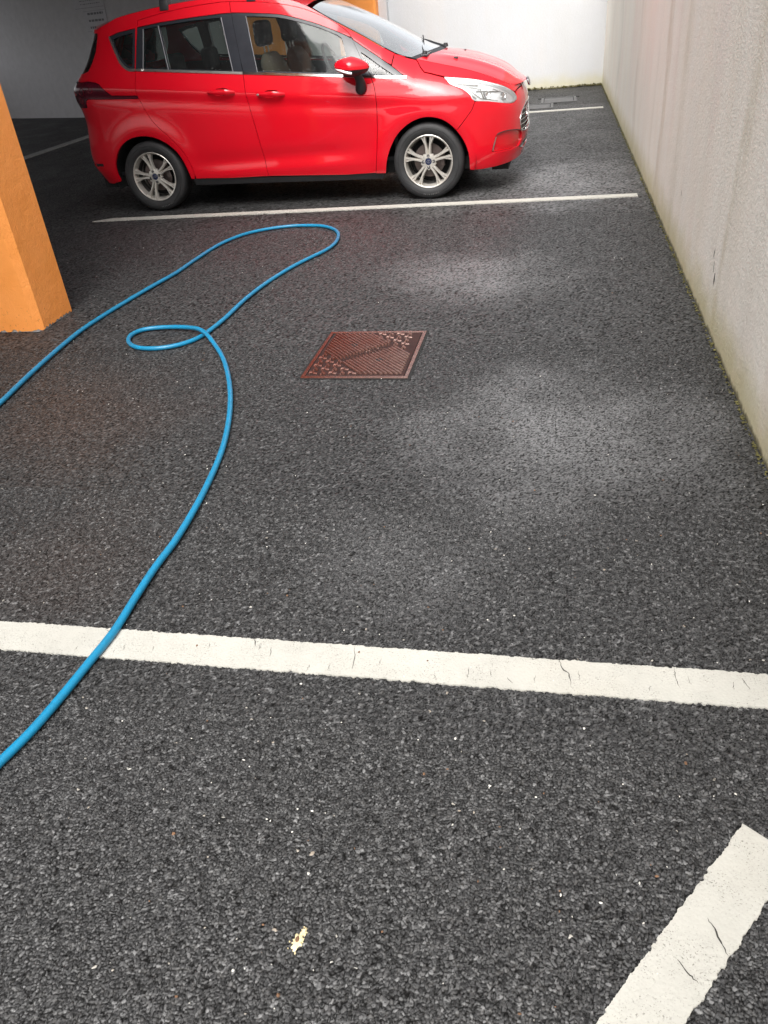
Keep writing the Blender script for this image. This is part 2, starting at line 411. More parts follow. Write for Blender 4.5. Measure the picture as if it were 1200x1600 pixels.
grid_sheet('car_park_ground', -60, 60, -40, 60, -.0045, 'asphalt')
def chippings(name, x0, x1, y0, y1, step, cell=.0056, amp=1.0, mat='asphalt_near'):
    """open textured asphalt as real relief: every chipping is a tilted facet with bitumen-filled gaps between"""
    nx, ny = int((x1 - x0) / step) + 1, int((y1 - y0) / step) + 1
    X, Y = np.meshgrid(np.linspace(x0, x1, nx), np.linspace(y0, y1, ny)); X = X.ravel(); Y = Y.ravel()
    def vn(x, y, s, seed):      # cheap value noise
        g = np.random.default_rng(seed).random((256, 256)); u, v = x / s, y / s; i, j = np.floor(u).astype(int), np.floor(v).astype(int); fu, fv = u - i, v - j
        fu = fu * fu * (3 - 2 * fu); fv = fv * fv * (3 - 2 * fv)
        a, b, c, d = g[j % 256, i % 256], g[j % 256, (i + 1) % 256], g[(j + 1) % 256, i % 256], g[(j + 1) % 256, (i + 1) % 256]
        return (a * (1 - fu) + b * fu) * (1 - fv) + (c * (1 - fu) + d * fu) * fv
    wx = X + (vn(X, Y, .005, 1) - .5) * .0035 + (vn(X, Y, .03, 5) - .5) * .01; wy = Y + (vn(X, Y, .005, 2) - .5) * .0035 + (vn(X, Y, .03, 6) - .5) * .01
    N = 512; G = np.random.default_rng(11); jx, jy = G.random((N, N)), G.random((N, N)); R = G.random((6, N, N))
    ci, cj = np.floor(wx / cell).astype(int), np.floor(wy / cell).astype(int)
    f1 = np.full(X.size, 9.0); f2 = f1.copy(); ii = ci.copy(); jj = cj.copy(); ox = np.zeros(X.size); oy = ox.copy()
    for di in (-1, 0, 1):
        for dj in (-1, 0, 1):
            a, b = ci + di, cj + dj; px = (a + jx[b % N, a % N]); py = (b + jy[b % N, a % N])
            dx, dy = wx / cell - px, wy / cell - py; d = np.hypot(dx, dy) * (1.25 - .5 * R[4][b % N, a % N])
            nb = d < f1; f2 = np.where(nb, f1, np.minimum(f2, d)); f1 = np.where(nb, d, f1)
            ii = np.where(nb, a, ii); jj = np.where(nb, b, jj); ox = np.where(nb, dx, ox); oy = np.where(nb, dy, oy)
    r = [q[jj % N, ii % N] for q in R]
    e = np.clip((f2 - f1) / .30, 0, 1); e = e * e * (3 - 2 * e)
    lvl = (r[3] - .5) * 1.5
    h = e * (1.7 + lvl) + e * ((r[0] - .5) * ox + (r[1] - .5) * oy) * 3.0 + np.random.default_rng(3).normal(0, .10, X.size)
    h = (h * .00165 * amp - .0030)
    h += (vn(X, Y, .22, 8) - .5) * .0012
    me = bpy.data.meshes.new(name); nv = X.size
    me.vertices.add(nv); me.vertices.foreach_set('co', np.stack([X, Y, h], -1).ravel().astype(np.float32))
    q = (np.arange(ny - 1)[:, None] * nx + np.arange(nx - 1)[None]).ravel(); F = np.stack([q, q + 1, q + nx + 1, q + nx], -1)
    nf = len(F); me.loops.add(nf * 4); me.loops.foreach_set('vertex_index', F.ravel().astype(np.int32))
    me.polygons.add(nf); me.polygons.foreach_set('loop_start', (np.arange(nf) * 4).astype(np.int32)); me.polygons.foreach_set('loop_total', np.full(nf, 4, np.int32))
    me.polygons.foreach_set('use_smooth', np.ones(nf, bool)); me.update()
    ca = me.color_attributes.new('stone', 'FLOAT_COLOR', 'POINT')
    gapv = 1 - np.clip((f2 - f1) / .34, 0, 1)
    ca.data.foreach_set('color', np.stack([r[5], gapv, r[2], np.ones(nv)], -1).ravel().astype(np.float32))
    return tag(link(name, me, mat), kind='structure')
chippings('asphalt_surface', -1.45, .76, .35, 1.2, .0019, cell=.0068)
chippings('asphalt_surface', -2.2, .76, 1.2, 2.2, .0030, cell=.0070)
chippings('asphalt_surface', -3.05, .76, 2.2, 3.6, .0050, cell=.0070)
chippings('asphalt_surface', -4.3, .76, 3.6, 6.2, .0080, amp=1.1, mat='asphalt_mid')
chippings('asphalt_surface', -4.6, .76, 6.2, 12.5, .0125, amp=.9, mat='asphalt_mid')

def jag_strip(name, a, b, w, mat, z=.0030, amp=.0017, step=.0030, cut=(0, 0)):
    """painted strip from a to b (centre line), width w; ragged edges, real thickness"""
    a = np.array(a, float); b = np.array(b, float); L = np.linalg.norm(b - a); t = (b - a) / L; nrm = np.array([-t[1], t[0]])
    n = max(8, int(L / step)); s = np.linspace(0, L, n)
    def rough(): 
        e = rng.normal(0, 1, n); g = np.repeat(rng.normal(0, 1, n // 3 + 2), 3)[:n]; g2 = np.convolve(rng.normal(0, 1, n), np.ones(9) / 9, 'same') * 1.6; return (e * .35 + g * .75 + g2 * .6) * amp 
    o1, o2 = w / 2 + rough(), -w / 2 + rough()
    s1 = s.copy(); s2 = s.copy()
    k = np.clip(1 - s / .1, 0, 1); s1 += cut[0] * k; s2 -= cut[0] * k
    k = np.clip(1 - (L - s) / .1, 0, 1); s1 -= cut[1] * k; s2 += cut[1] * k
    A = a + s1[:, None] * t + o1[:, None] * nrm; B = a + s2[:, None] * t + o2[:, None] * nrm
    m = MB(); v = []
    for i in range(n):
        v += [(A[i][0], A[i][1], z), (B[i][0], B[i][1], z), (A[i][0], A[i][1], -.008), (B[i][0], B[i][1], -.008)]
    f = []
    for i in range(n - 1):
        q, r = 4 * i, 4 * i + 4
        f += [(q, q + 1, r + 1, r), (q, r, r + 2, q + 2), (q + 1, q + 3, r + 3, r + 1)]
    f += [(0, 2, 3, 1), (4 * n - 4, 4 * n - 3, 4 * n - 1, 4 * n - 2)]
    m.add(v, f)
    return tag(m.build(name, mat), kind='structure')
L1 = jag_strip('parking_line', (-3.2, 1.409), (.735, 1.409), .112, 'line')
L2 = jag_strip('parking_line', (-3.99, 6.675), (.66, 6.665), .092, 'line', z=.0065, cut=(.08, 0))
L3 = jag_strip('parking_line', (-1.6, 11.99), (.64, 11.99), .10, 'line', z=.0075)
L4 = jag_strip('parking_line', (-.25, .045), (.460, 1.006), .104, 'line')
L5 = jag_strip('parking_line', (-7.42, 8.5), (-7.55, 14.8), .16, 'line_old', z=.0075, amp=.008)
def crack(pts, w=.0016):
    P = catmull(np.array(pts), 5); P = P + rng.normal(0, .0012, P.shape)
    m = MB(); n = len(P); T = np.gradient(P, axis=0); T /= np.linalg.norm(T, axis=1)[:, None]
    ww = w * np.sin(np.linspace(.15, math.pi - .1, n)) * rng.uniform(.5, 1.3, n)
    v = []
    for i in range(n):
        q = np.array([-T[i][1], T[i][0]]) * ww[i] / 2
        v += [(P[i][0] + q[0], P[i][1] + q[1], .0042), (P[i][0] - q[0], P[i][1] - q[1], .0042)]
    m.add(v, [(2 * i, 2 * i + 1, 2 * i + 3, 2 * i + 2) for i in range(n - 1)])
    return m
for i, c in enumerate(CRACKS):
    if len(c) < 2: continue
    o = crack(c, .0028 if i in (0, 6, 7) else .0018).build('crack', 'dark_gap', L4 if i in (6, 7) else L1)

for i in range(16):      # finer hair cracks across the near line
    x = -1.25 + i * .125 + random.uniform(-.04, .04); y = 1.356 + random.uniform(0, .07); k = random.uniform(-.25, .25)
    crack([(x, y), (x + .012 * k, y + .012), (x + .03 * k, y + random.uniform(.02, .035))], .0011).build('crack', 'dark_gap', L1)
# walls -------------------------------------------------------------
def wall(name, a, b, h, thick, mat, out=1, z0=-.05):
    a = Vector(a); b = Vector(b); t = (b - a).normalized(); nn = Vector((-t.y, t.x)) * thick * out
    m = MB(); m.prism([tuple(a), tuple(b), tuple(b + nn), tuple(a + nn)] if out > 0 else [tuple(a), tuple(a + nn), tuple(b + nn), tuple(b)], z0, h)
    return m.build(name, mat)
rw = wall('boundary_wall', (.75, -7), (.75, 14.8), 2.4, .25, 'wall_side', -1)
tag(rw, 'tall beige roughcast wall with brown rain streaks along the right side of the bays', 'wall')
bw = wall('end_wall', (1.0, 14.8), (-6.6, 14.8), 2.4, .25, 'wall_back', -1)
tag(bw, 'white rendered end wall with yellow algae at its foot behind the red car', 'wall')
sw = wall('garage_wall', (-6.6, 14.8), (-16, 18.9), 3.4, .25, 'wall_grey', -1)
tag(sw, 'dark grey wall in the shaded garage left of the red car', 'wall')
for o in (rw, bw, sw): pass
# chipped dark scars in the plaster of the side wall (shallow recess plates)
def scar(y, z, h, w, lean):
    m = MB(); n = 9; v = []
    for i in range(n):
        t = i / (n - 1); hw = w / 2 * math.sin(math.pi * min(max(t, .06), .94)) ** .6 * random.uniform(.75, 1.2); c = y + lean * t
        v += [(.7485, c - hw, z + h * t), (.7485, c + hw, z + h * t)]
    m.add(v, [(2 * i, 2 * i + 1, 2 * i + 3, 2 * i + 2) for i in range(n - 1)])
    return m.build('plaster_chip', 'dark_gap', rw)
scar(3.765, .215, .052, .018, .005); scar(3.81, .258, .05, .009, .012); scar(3.855, .315, .042, .010, -.01); scar(5.05, .33, .035, .008, 0)

# moss, grit and dirt heaped along the foot of the walls
def clumps(name, n, place, mat, smin, smax, flat=.6):
    m = MB()
    ico = bmesh.new(); bmesh.ops.create_icosphere(ico, subdivisions=1, radius=1)
    bv = np.array([v.co[:] for v in ico.verts]); bf = [[v.index for v in f.verts] for f in ico.faces]; ico.free()
    V = []; F = []; k = 0
    for i in range(n):
        x, y, z = place(i); s = random.uniform(smin, smax)
        q = bv * (1 + rng.normal(0, .22, (len(bv), 1))) * s * np.array([random.uniform(.6, 1.4), random.uniform(.6, 1.4), flat])
        V.append(q + [x, y, z]); F += [tuple(a + k for a in f) for f in bf]; k += len(bv)
    me = bpy.data.meshes.new(name); me.from_pydata(np.vstack(V).tolist(), [], F)
    return tag(link(name, me, mat), kind='stuff')
def foot(i):
    y = 14.8 * random.random() ** 1.1
    return (.745 - abs(random.gauss(0, .006)), y, random.uniform(-.002, .008))
clumps('wall_foot_moss', 1500, foot, 'moss', .0018, .0065)
clumps('end_wall_moss', 500, lambda i: (random.uniform(-3, .74), 14.79 - abs(random.gauss(0, .03)), random.uniform(0, .03)), 'moss', .005, .018)
# pale stone chips lying loose
def chipspot(i):
    d = random.random()
    y = .55 + 5.2 * d ** 1.4; x = random.uniform(-.62 * y - .35, .73)
    return (x, y, .003)
clumps('loose_stone_chips', 260, chipspot, 'stone', .0010, .0028, .6)
clumps('loose_dirt', 130, chipspot, 'twig', .0012, .0034, .5)

# pillars ------------------------------------------------------------
def pillar(x1, y0, w, d, label, ch=.035, h=3.4):
    rt = empty('orange_pillar', (x1, y0, 0)); tag(rt, label, 'pillar', 'orange pillars under the building edge')
    # shaft with a chamfered front corner; its paint ends raggedly just above the ground
    out = [(0, ch), (0, d), (-w, d), (-w, 0), (-ch, 0)]
    def ring(z, jit=0):
        pts = []
        for i in range(len(out)):
            a = np.array(out[i]); b = np.array(out[(i + 1) % len(out)]); n = max(1, int(np.linalg.norm(b - a) / .012))
            for k in range(n): pts.append(a + (b - a) * k / n)
        return [(q[0], q[1], z + (random.uniform(-jit, jit) if jit else 0)) for q in pts]
    r0, r1, r2 = ring(.0095, .0095), ring(.05), ring(h)
    n = len(r0); m = MB()
    m.add(r0 + r1 + r2, [(i, (i + 1) % n, n + (i + 1) % n, n + i) for i in range(n)] + [(n + i, n + (i + 1) % n, 2 * n + (i + 1) % n, 2 * n + i) for i in range(n)])
    m.build('shaft', 'orange', rt)
    c = MB(); c.prism([(-.006, ch), (-.006, d - .006), (-w + .006, d - .006), (-w + .006, .006), (-ch, .006)], -.02, .10)
    c.build('concrete_foot', 'ceiling', rt)
    return rt
pillar(-2.895, 3.868, .50, .345, 'near orange square pillar with chamfered corner, left of the blue hose')
pillar(-2.86, 14.44, .64, .35, 'far orange pillar against the white end wall behind the windscreen', ch=.03)
m = MB(); m.box((-5.25, 14.60, 0), (-4.55, 14.797, 3.4)); o = m.build('orange_pier', 'orange'); tag(o, 'orange wall pier seen through the front side window of the red car', 'pier')
m = MB(); m.box((-2.858, 14.66, 0), (-2.72, 14.797, 2.4)); o = m.build('white_pilaster', 'wall_back'); tag(o, 'narrow white pilaster strip beside the far orange pillar', 'pilaster')

# the building overhead: soffit slab over the covered bays, and an added unseen wall against glare
m = MB(); m.box((-14, -6, 3.4), (-2.95, 19, 3.7)); tag(m.build('ceiling', 'ceiling'), kind='structure')

m = MB(); m.box((-13.3, 1, -.05), (-13, 17.4, 1.3)); o = m.build('unseen_glare_blocker', 'wall_grey'); tag(o, kind='structure')  # low wall added out of view to keep horizon glare off the taillight

# notice sheets on the grey wall ---------------------------------------
def wall_frame(X):      # point on garage wall at world X; returns origin and axes (along wall to +X, up)
    a = Vector((-6.6, 14.8, 0)); b = Vector((-16, 18.9, 0)); t = (a - b).normalized()
    s = (X - b.x) / t.x; return b + t * s, t
def sheet(X0, X1, z0, z1, label, lines, big=False):
    p0, t = wall_frame(X0); p1, _ = wall_frame(X1); L = (p1 - p0).length
    nrm = Vector((t.y, -t.x, 0)); rt = empty('notice_sheet', p0 + nrm * .012, math.atan2(t.y, t.x)); tag(rt, label, 'notice', 'notices on the grey garage wall')
    m = MB(); m.box((0, 0, z0), (L, .004, z1)); m.build('paper', 'paper', rt)
    rt2 = rt
    m = MB(); y = -.0015; H = z1 - z0
    for k in range(lines):
        zz = z1 - H * (.22 + .62 * k / max(1, lines - 1)); x = L * (.22 if not big else .2)
        hh = H * (.022 if not big else .10)
        while x < L * .86:
            w = random.uniform(.02, .07) * (1 if not big else 1.4); m.box((x, y, zz), (min(x + w, L * .88), y + .001, zz + hh)); x += w + .018
    m.box((L * .02, y, z0 + H * .04), (L * .98, y + .001, z0 + H * .05)); m.box((L * .02, y, z1 - H * .05), (L * .98, y + .001, z1 - H * .04))
    m.build('lettering', 'ink', rt).data
    if not big:
        m = MB(); a = np.linspace(0, 2 * np.pi, 25)
        m.tube([(L * .10 + .045 * math.cos(q), y, z1 - H * .3 + .045 * math.sin(q)) for q in a], .006, 6, False); m.build('symbol', 'ink', rt)
p_, _ = wall_frame(-8.0)
sheet(-8.80, -8.02, 1.78, 2.25, 'upper wide printed notice on the grey garage wall', 7)
sheet(-8.62, -8.02, 1.42, 1.765, 'lower printed notice just below the wide one on the grey garage wall', 3, True)

# manhole cover ---------------------------------------------------------
mh = empty('manhole_cover', (-.868, 3.4925, 0), math.radians(-.6)); tag(mh, 'rusty square cast iron manhole cover with diagonal ribs set in the asphalt', 'manhole cover')
W2, H2 = .250, .286
m = MB()
for (a, b) in (((-W2 - .006, -H2 - .006, -.03), (W2 + .006, -H2 + .012, .0065)), ((-W2 - .006, H2 - .012, -.03), (W2 + .006, H2 + .006, .0065))): m.box(a, b)
for (a, b) in (((-W2 - .006, -H2 + .012, -.03), (-W2 + .012, H2 - .012, .0065)), ((W2 - .012, -H2 + .012, -.03), (W2 + .006, H2 - .012, .0065))): m.box(a, b)
m.build('frame', 'iron', mh, bevel=.002)
m = MB(); w, h = W2 - .016, H2 - .016
m.prism([(-w, -h), (w, -h), (w, h), (-w + .055, h), (-w, h - .07)], -.03, .0055); m.build('lid', 'iron_dark', mh, bevel=.0015)
m = MB(); m.box((-W2 - .018, -H2 - .018, 0), (W2 + .018, H2 + .018, .0016)); m.build('bitumen_joint', 'underbody', mh)
# ribs run from the far-left to the near-right; two fields either side of a lettered band
dirv = Vector((.66, -.75)).normalized(); nv = Vector((dirv.y, -dirv.x)) * -1      # nv points to +x,+y
def rib_mesh(L):
    m = MB(); a = .0056
    v = []
    for s in (-L / 2, L / 2):
        k = .003 if s > 0 else -.003
        v += [(s, -a, 0), (s, a, 0), (s - k, a * .7, .0065), (s - k, -a * .7, .0065)]
    m.add(v, [(0, 1, 2, 3), (7, 6, 5, 4), (0, 4, 5, 1), (1, 5, 6, 2), (2, 6, 7, 3), (3, 7, 4, 0)])
    me = m.mesh('rib'); me.materials.append(MAT['iron']); return me
cache = {}
def rib(cx, cy, L):
    key = round(L, 2)
    if key not in cache: cache[key] = rib_mesh(key)
    o = bpy.data.objects.new('rib', cache[key]); COL.objects.link(o); o.parent = mh
    o.location = (cx, cy, .0055); o.rotation_euler = (0, 0, math.atan2(dirv.y, dirv.x)); return o
def clip(c, d, lo, hi):
    # clip the line c + s d to the lid rectangle and [lo,hi]
    for i, lim in ((0, w - .016), (1, h - .016)):
        if abs(d[i]) > 1e-6:
            s0, s1 = (-lim - c[i]) / d[i], (lim - c[i]) / d[i]
            lo = max(lo, min(s0, s1)); hi = min(hi, max(s0, s1))
    return lo, hi
for k in range(-8, 9):
    off = k * .0182
    c = nv * off
    for lo, hi in ((-.6, -.027), (.027, .6)):
        a, b = clip(c, dirv, lo, hi)
        if b - a > .03:
            L = round(b - a, 2) ; s = (a + b) / 2; rib(c.x + dirv.x * s, c.y + dirv.y * s, L)
# raised hooked studs in the two other corners
def stud_mesh(flip):
    m = MB(); pts = [(-.020, .008), (-.004, .008), (.004, -.006), (.020, -.006)]
    if flip: pts = [(x, -y) for x, y in pts]
    m.tube([(x, y, .001) for x, y in pts], .0062, 6); m.lathe([(.0001, .0085), (.004, .005), (.006, 0)], 8, 'z', (pts[0][0] + .002, pts[0][1] * -.9, 0))
    me = m.mesh('stud'); me.materials.append(MAT['iron']); return me
sm_ = (stud_mesh(False), stud_mesh(True))
for iy in range(12):
    for ix in range(10):
        x = -w + .03 + ix * .0475; y = -h + .026 + iy * .0445
        if x > w - .022 or y > h - .018: continue
        q = x * nv.x + y * nv.y
        if abs(q) > .152:
            o = bpy.data.objects.new('stud', sm_[(ix + iy) % 2]); COL.objects.link(o); o.parent = mh
            o.location = (x, y, .0055); o.rotation_euler = (0, 0, math.radians(90 if (ix + iy) % 2 else 0))
# worn raised lettering (unreadable in the photo) along the centre band
m = MB()
for r_i, rr in ((0, .011), (1, -.010)):
    for k in range(17 if r_i else 12):
        s = (k - (8 if r_i else 5.5)) * .0165; c = nv * s + dirv * rr
        for q in range(3):
            j = Vector((random.uniform(-.004, .004), random.uniform(-.004, .004))); e = c + j
            m.tube([(e.x, e.y, .0075), (e.x + random.uniform(-.006, .006), e.y + random.uniform(-.006, .006), .0075)], .0021, 5)
m.build('worn_lettering', 'iron', mh)
for sx in (-1, 1):
    m = MB(); m.lathe([(.0001, .0005), (.010, .0005), (.013, .004), (.016, .003), (.018, 0)], 20, 'z'); c = dirv * (.125 * sx); o = m.build('lifting_key_hole', 'underbody', mh, True); o.location = (c.x, c.y, .0085)

# two shallow paved-in covers by the end wall ------------------------------
def tray(x0, x1, y0, y1, label):
    rt = empty('inspection_cover', ((x0 + x1) / 2, (y0 + y1) / 2, 0)); tag(rt, label, 'inspection cover', 'inspection covers by the end wall')
    a, b = (x1 - x0) / 2, (y1 - y0) / 2; m = MB(); t = .035
    m.box((-a, -b, -.01), (a, -b + t, .010)); m.box((-a, b - t, -.01), (a, b, .010)); m.box((-a, -b + t, -.01), (-a + t, b - t, .010)); m.box((a - t, -b + t, -.01), (a, b - t, .010))
    m.build('frame', 'grey_frame', rt)
    m = MB(); m.box((-a + t + .012, -b + t + .012, -.01), (a - t - .012, b - t - .012, .006)); m.build('lid', 'tray_infill', rt)
    m = MB(); m.box((-a + t, -b + t, -.01), (a - t, b - t, .002)); m.build('joint', 'underbody', rt)
    m = MB(); m.box((-a - .05, b, -.01), (a + .05, b + .05, .0024)); m.build('bitumen_edge', 'underbody', rt)
MAT['grey_frame'] = plain('dull_steel', (.10, .10, .10), .5, .4, var=.3)
MAT['tray_infill'] = plain('pale_infill', (.085, .085, .085), .7, bump=(90, .004), var=.35)
tray(-.20, .31, 12.84, 13.44, 'right one of two square covers in front of the white end wall')
tray(-.56, -.02, 12.27, 12.78, 'left one of two square covers, nearer the car nose and white line')

# ------------------------------------------------------------------ the red car
# body surface: y = half width as a function of (u, z); u is x along the flank and arc length round nose and tail
# ---- car surface (local: x forward from front axle, y half width, z up)
XF, XR = 0.05, -2.62
def catmull_s(P, n=24):
    P=np.asarray(P,float); Q=np.vstack([2*P[0]-P[1],P,2*P[-1]-P[-2]]); out=[]
    for i in range(1,len(Q)-2):
        for k in range(n):
            t=k/n; a,b,c,d=Q[i-1],Q[i],Q[i+1],Q[i+2]
            out.append(.5*((2*b)+(c-a)*t+(2*a-5*b+4*c-d)*t*t+(3*b-a-3*c+d)*t**3))
    out.append(P[-1]); return np.array(out)
def arc(P,L,B):
    c=catmull_s(P); d=np.hypot(np.diff(c[:,0])*L,np.diff(c[:,1])*B); s=np.concatenate([[0],np.cumsum(d)]); return s,c[:,0],c[:,1]
SF,AF,BF=arc([(0,1),(.2,.992),(.4,.968),(.58,.92),(.74,.835),(.86,.71),(.94,.54),(.985,.3),(1,0)],.77,.86)
SR,AR,BR=arc([(0,1),(.25,.99),(.5,.965),(.68,.92),(.81,.85),(.9,.74),(.96,.58),(.99,.32),(1,0)],.68,.84)
def sm(z,zs,ws):
    # smooth interpolation (monotone-ish cubic through points)
    zs=np.asarray(zs,float);ws=np.asarray(ws,float); m=np.gradient(ws,zs); z=np.clip(z,zs[0],zs[-1])
    i=np.clip(np.searchsorted(zs,z)-1,0,len(zs)-2); h=zs[i+1]-zs[i]; t=(z-zs[i])/h
    return (2*t**3-3*t*t+1)*ws[i]+(t**3-2*t*t+t)*h*m[i]+(-2*t**3+3*t*t)*ws[i+1]+(t**3-t*t)*h*m[i+1]
ZT=[.14,.22,.30,.45,.6,.75,.85,.93,1.0,1.1,1.2,1.3,1.4,1.5,1.6]
WT=[.815,.842,.856,.866,.873,.874,.868,.850,.826,.793,.759,.722,.682,.636,.58]
ZF=[.14,.19,.25,.40,.50,.60,.68,.74,.80,.9,1.6]
XTF=[.62,.72,.75,.775,.777,.77,.757,.73,.70,.66,.3]
ZR_=[.14,.22,.30,.36,.45,.55,.65,.75,.85,.93,1.0,1.1,1.2,1.3,1.4,1.47,1.6]
XTR=[-3.02,-3.14,-3.20,-3.245,-3.27,-3.26,-3.24,-3.225,-3.235,-3.265,-3.275,-3.185,-3.095,-3.03,-2.975,-2.95,-2.93]
def xtf(z): return sm(z,ZF,XTF)
def xtr(z): return sm(z,ZR_,XTR)
def smooth(a,b,x):
    t=np.clip((x-a)/(b-a),0,1); return t*t*(3-2*t)
def zb(x): return .90-.0915*np.clip(x,-3.3,.2)
CRX=[-3.3,-.35,-.078,.138,.366,.582,.681,.8]; CRZ=[1.4,1.15,1.028,.981,.921,.843,.80,.74]
def base(x,z):
    x=np.asarray(x,float);z=np.asarray(z,float)
    zz=z-(zb(x)-.98)*smooth(.45,.85,z)
    w=sm(zz,ZT,WT)
    w=w-.012*smooth(-.9,.1,x)-.012*smooth(-1.9,-2.7,x)
    w=w-.03*smooth(-1.3,-3.0,x)*smooth(1.0,1.4,z)
    # shoulder crease with a shallow hollow under it
    zc=.842
    w=w+.006*np.exp(-((zz-zc)/.045)**2)*smooth(.5,.1,x)
    w=w-.005*np.exp(-((zz-zc+.075)/.045)**2)*smooth(.4,.0,x)
    # door scoop
    zs=.40+.02*(x+1.2)
    w=w-.011*np.exp(-((z-zs)/.06)**2)*smooth(-.35,-.9,x)*smooth(-2.25,-1.8,x)
    w=w+.006*np.exp(-((z-zs+.10)/.05)**2)*smooth(-.35,-.9,x)*smooth(-2.25,-1.8,x)
    # rounded front wing under the bonnet edge
    zr=np.interp(x,CRX,CRZ); s=np.clip((z-(zr-.2))/.2,0,1.4)
    w=w-.13*smooth(-.8,-.1,x)*s**1.8
    for xc,s_ in ((0.,1.),(-2.505,.9)):
        r=np.hypot(x-xc,z-.30)
        w=w+s_*.018*np.exp(-((r-.38)/.09)**2)*smooth(.05,.35,z)
    return w
def side(u,z):
    """u: x for XR<=x<=XF, beyond = arc length; returns x,y"""
    u=np.asarray(u,float);z=np.asarray(z,float)
    a=np.interp(u-XF,SF,AF,left=0);b=np.interp(u-XF,SF,BF,left=1)
    ar=np.interp(XR-u,SR,AR,left=0);br=np.interp(XR-u,SR,BR,left=1)
    x=np.where(u>XF,XF+(xtf(z)-XF)*a,np.where(u<XR,XR+(xtr(z)-XR)*ar,u))
    y=base(x,z)*np.where(u>XF,b,np.where(u<XR,br,1.))
    return x,y
UF=XF+SF[-1]; UR=XR-SR[-1]

def surf(u, z, sg, off=0.0):
    u = np.asarray(u, float); z = np.asarray(z, float); e = .004
    def P(a, b):
        x, y = side(a, b); return np.stack([x, sg * y, b], -1)
    p = P(u, z); du = P(u + e, z) - P(u - e, z); dz = P(u, z + e) - P(u, z - e)
    end = (u > UF - e) | (u < UR + e)
    n = np.cross(du, dz); l = np.linalg.norm(n, axis=1)[:, None]; n = n / np.maximum(l, 1e-9)
    # orient outwards
    ctr = np.array([-1.2, 0, .6]); flip = np.sum(n * (p - ctr) * np.array([.3, 1, .1]), 1) < 0
    tip = np.abs(u + 1.2) > 2.2
    flip = np.where(tip, np.sum(n * (p - np.array([-1.2, 0, .6])), 1) < 0, flip)
    n[flip] *= -1
    if end.any():
        k = np.where(u > 0, 1.0, -1.0)
        n[end] = np.stack([k[end], 0 * k[end], 0 * k[end]], -1)
    return p + n * off, n
def dens(loop, step):
    out = []; n = len(loop)
    for i in range(n):
        a, b = np.array(loop[i]), np.array(loop[(i + 1) % n]); k = max(1, int(np.ceil(np.linalg.norm(b - a) / step)))
        for j in range(k): out.append(a + (b - a) * j / k)
    return np.array(out)
def area(l):
    x, y = l[:, 0], l[:, 1]; return .5 * np.sum(x * np.roll(y, -1) - np.roll(x, -1) * y)
def inset(l, d):
    """move a closed loop towards its inside by d (sign of area handled)"""
    if d == 0: return l
    s = 1 if area(l) > 0 else -1
    a = l - np.roll(l, 1, 0); b = np.roll(l, -1, 0) - l
    a /= np.linalg.norm(a, axis=1)[:, None] + 1e-12; b /= np.linalg.norm(b, axis=1)[:, None] + 1e-12
    n = np.stack([-(a + b)[:, 1], (a + b)[:, 0]], -1) * s; q = np.linalg.norm(n, axis=1)[:, None]
    n = n / np.maximum(q, .5)
    return l + n * d
def inside(pts, loop):
    x, y = pts[:, 0], pts[:, 1]; c = np.zeros(len(pts), bool); n = len(loop); j = n - 1
    for i in range(n):
        xi, yi, xj, yj = loop[i][0], loop[i][1], loop[j][0], loop[j][1]
        m = ((yi > y) != (yj > y)) & (x < (xj - xi) * (y - yi) / (yj - yi + 1e-15) + xi); c ^= m; j = i
    return c
def tess(outer, holes, sp, ins):
    loops = [inset(dens(outer, sp), ins)] + [inset(dens(h, sp * .8), -ins) for h in holes]
    allb = np.vstack(loops)
    lo, hi = allb.min(0), allb.max(0)
    gx, gy = np.meshgrid(np.arange(lo[0] + sp * .37, hi[0], sp), np.arange(lo[1] + sp * .41, hi[1], sp)); gx[::2] += sp / 2
    g = np.stack([gx.ravel(), gy.ravel()], -1)
    ok = inside(g, loops[0])
    for h in loops[1:]: ok &= ~inside(g, h)
    g = g[ok]
    if len(g):
        dmin = np.full(len(g), 9.0)
        for i in range(0, len(allb), 200): dmin = np.minimum(dmin, np.sqrt(((g[:, None] - allb[None, i:i + 200]) ** 2).sum(2)).min(1))
        g = g[dmin > sp * .45]
    vs = [Vector((float(a), float(b))) for a, b in allb] + [Vector((float(a), float(b))) for a, b in g]
    ed = []; k = 0
    for l in loops: ed += [(k + i, k + (i + 1) % len(l)) for i in range(len(l))]; k += len(l)
    r = delaunay_2d_cdt(vs, ed, [], 0, 1e-5, False)
    V = np.array([v[:] for v in r[0]]); F = [f for f in r[2]]
    F = np.array(F); c = V[F].mean(1); ok = inside(c, loops[0])
    for h in loops[1:]: ok &= ~inside(c, h)
    F = F[ok]
    used = np.unique(F); mp = -np.ones(len(V), int); mp[used] = range(len(used))
    return V[used], mp[F]
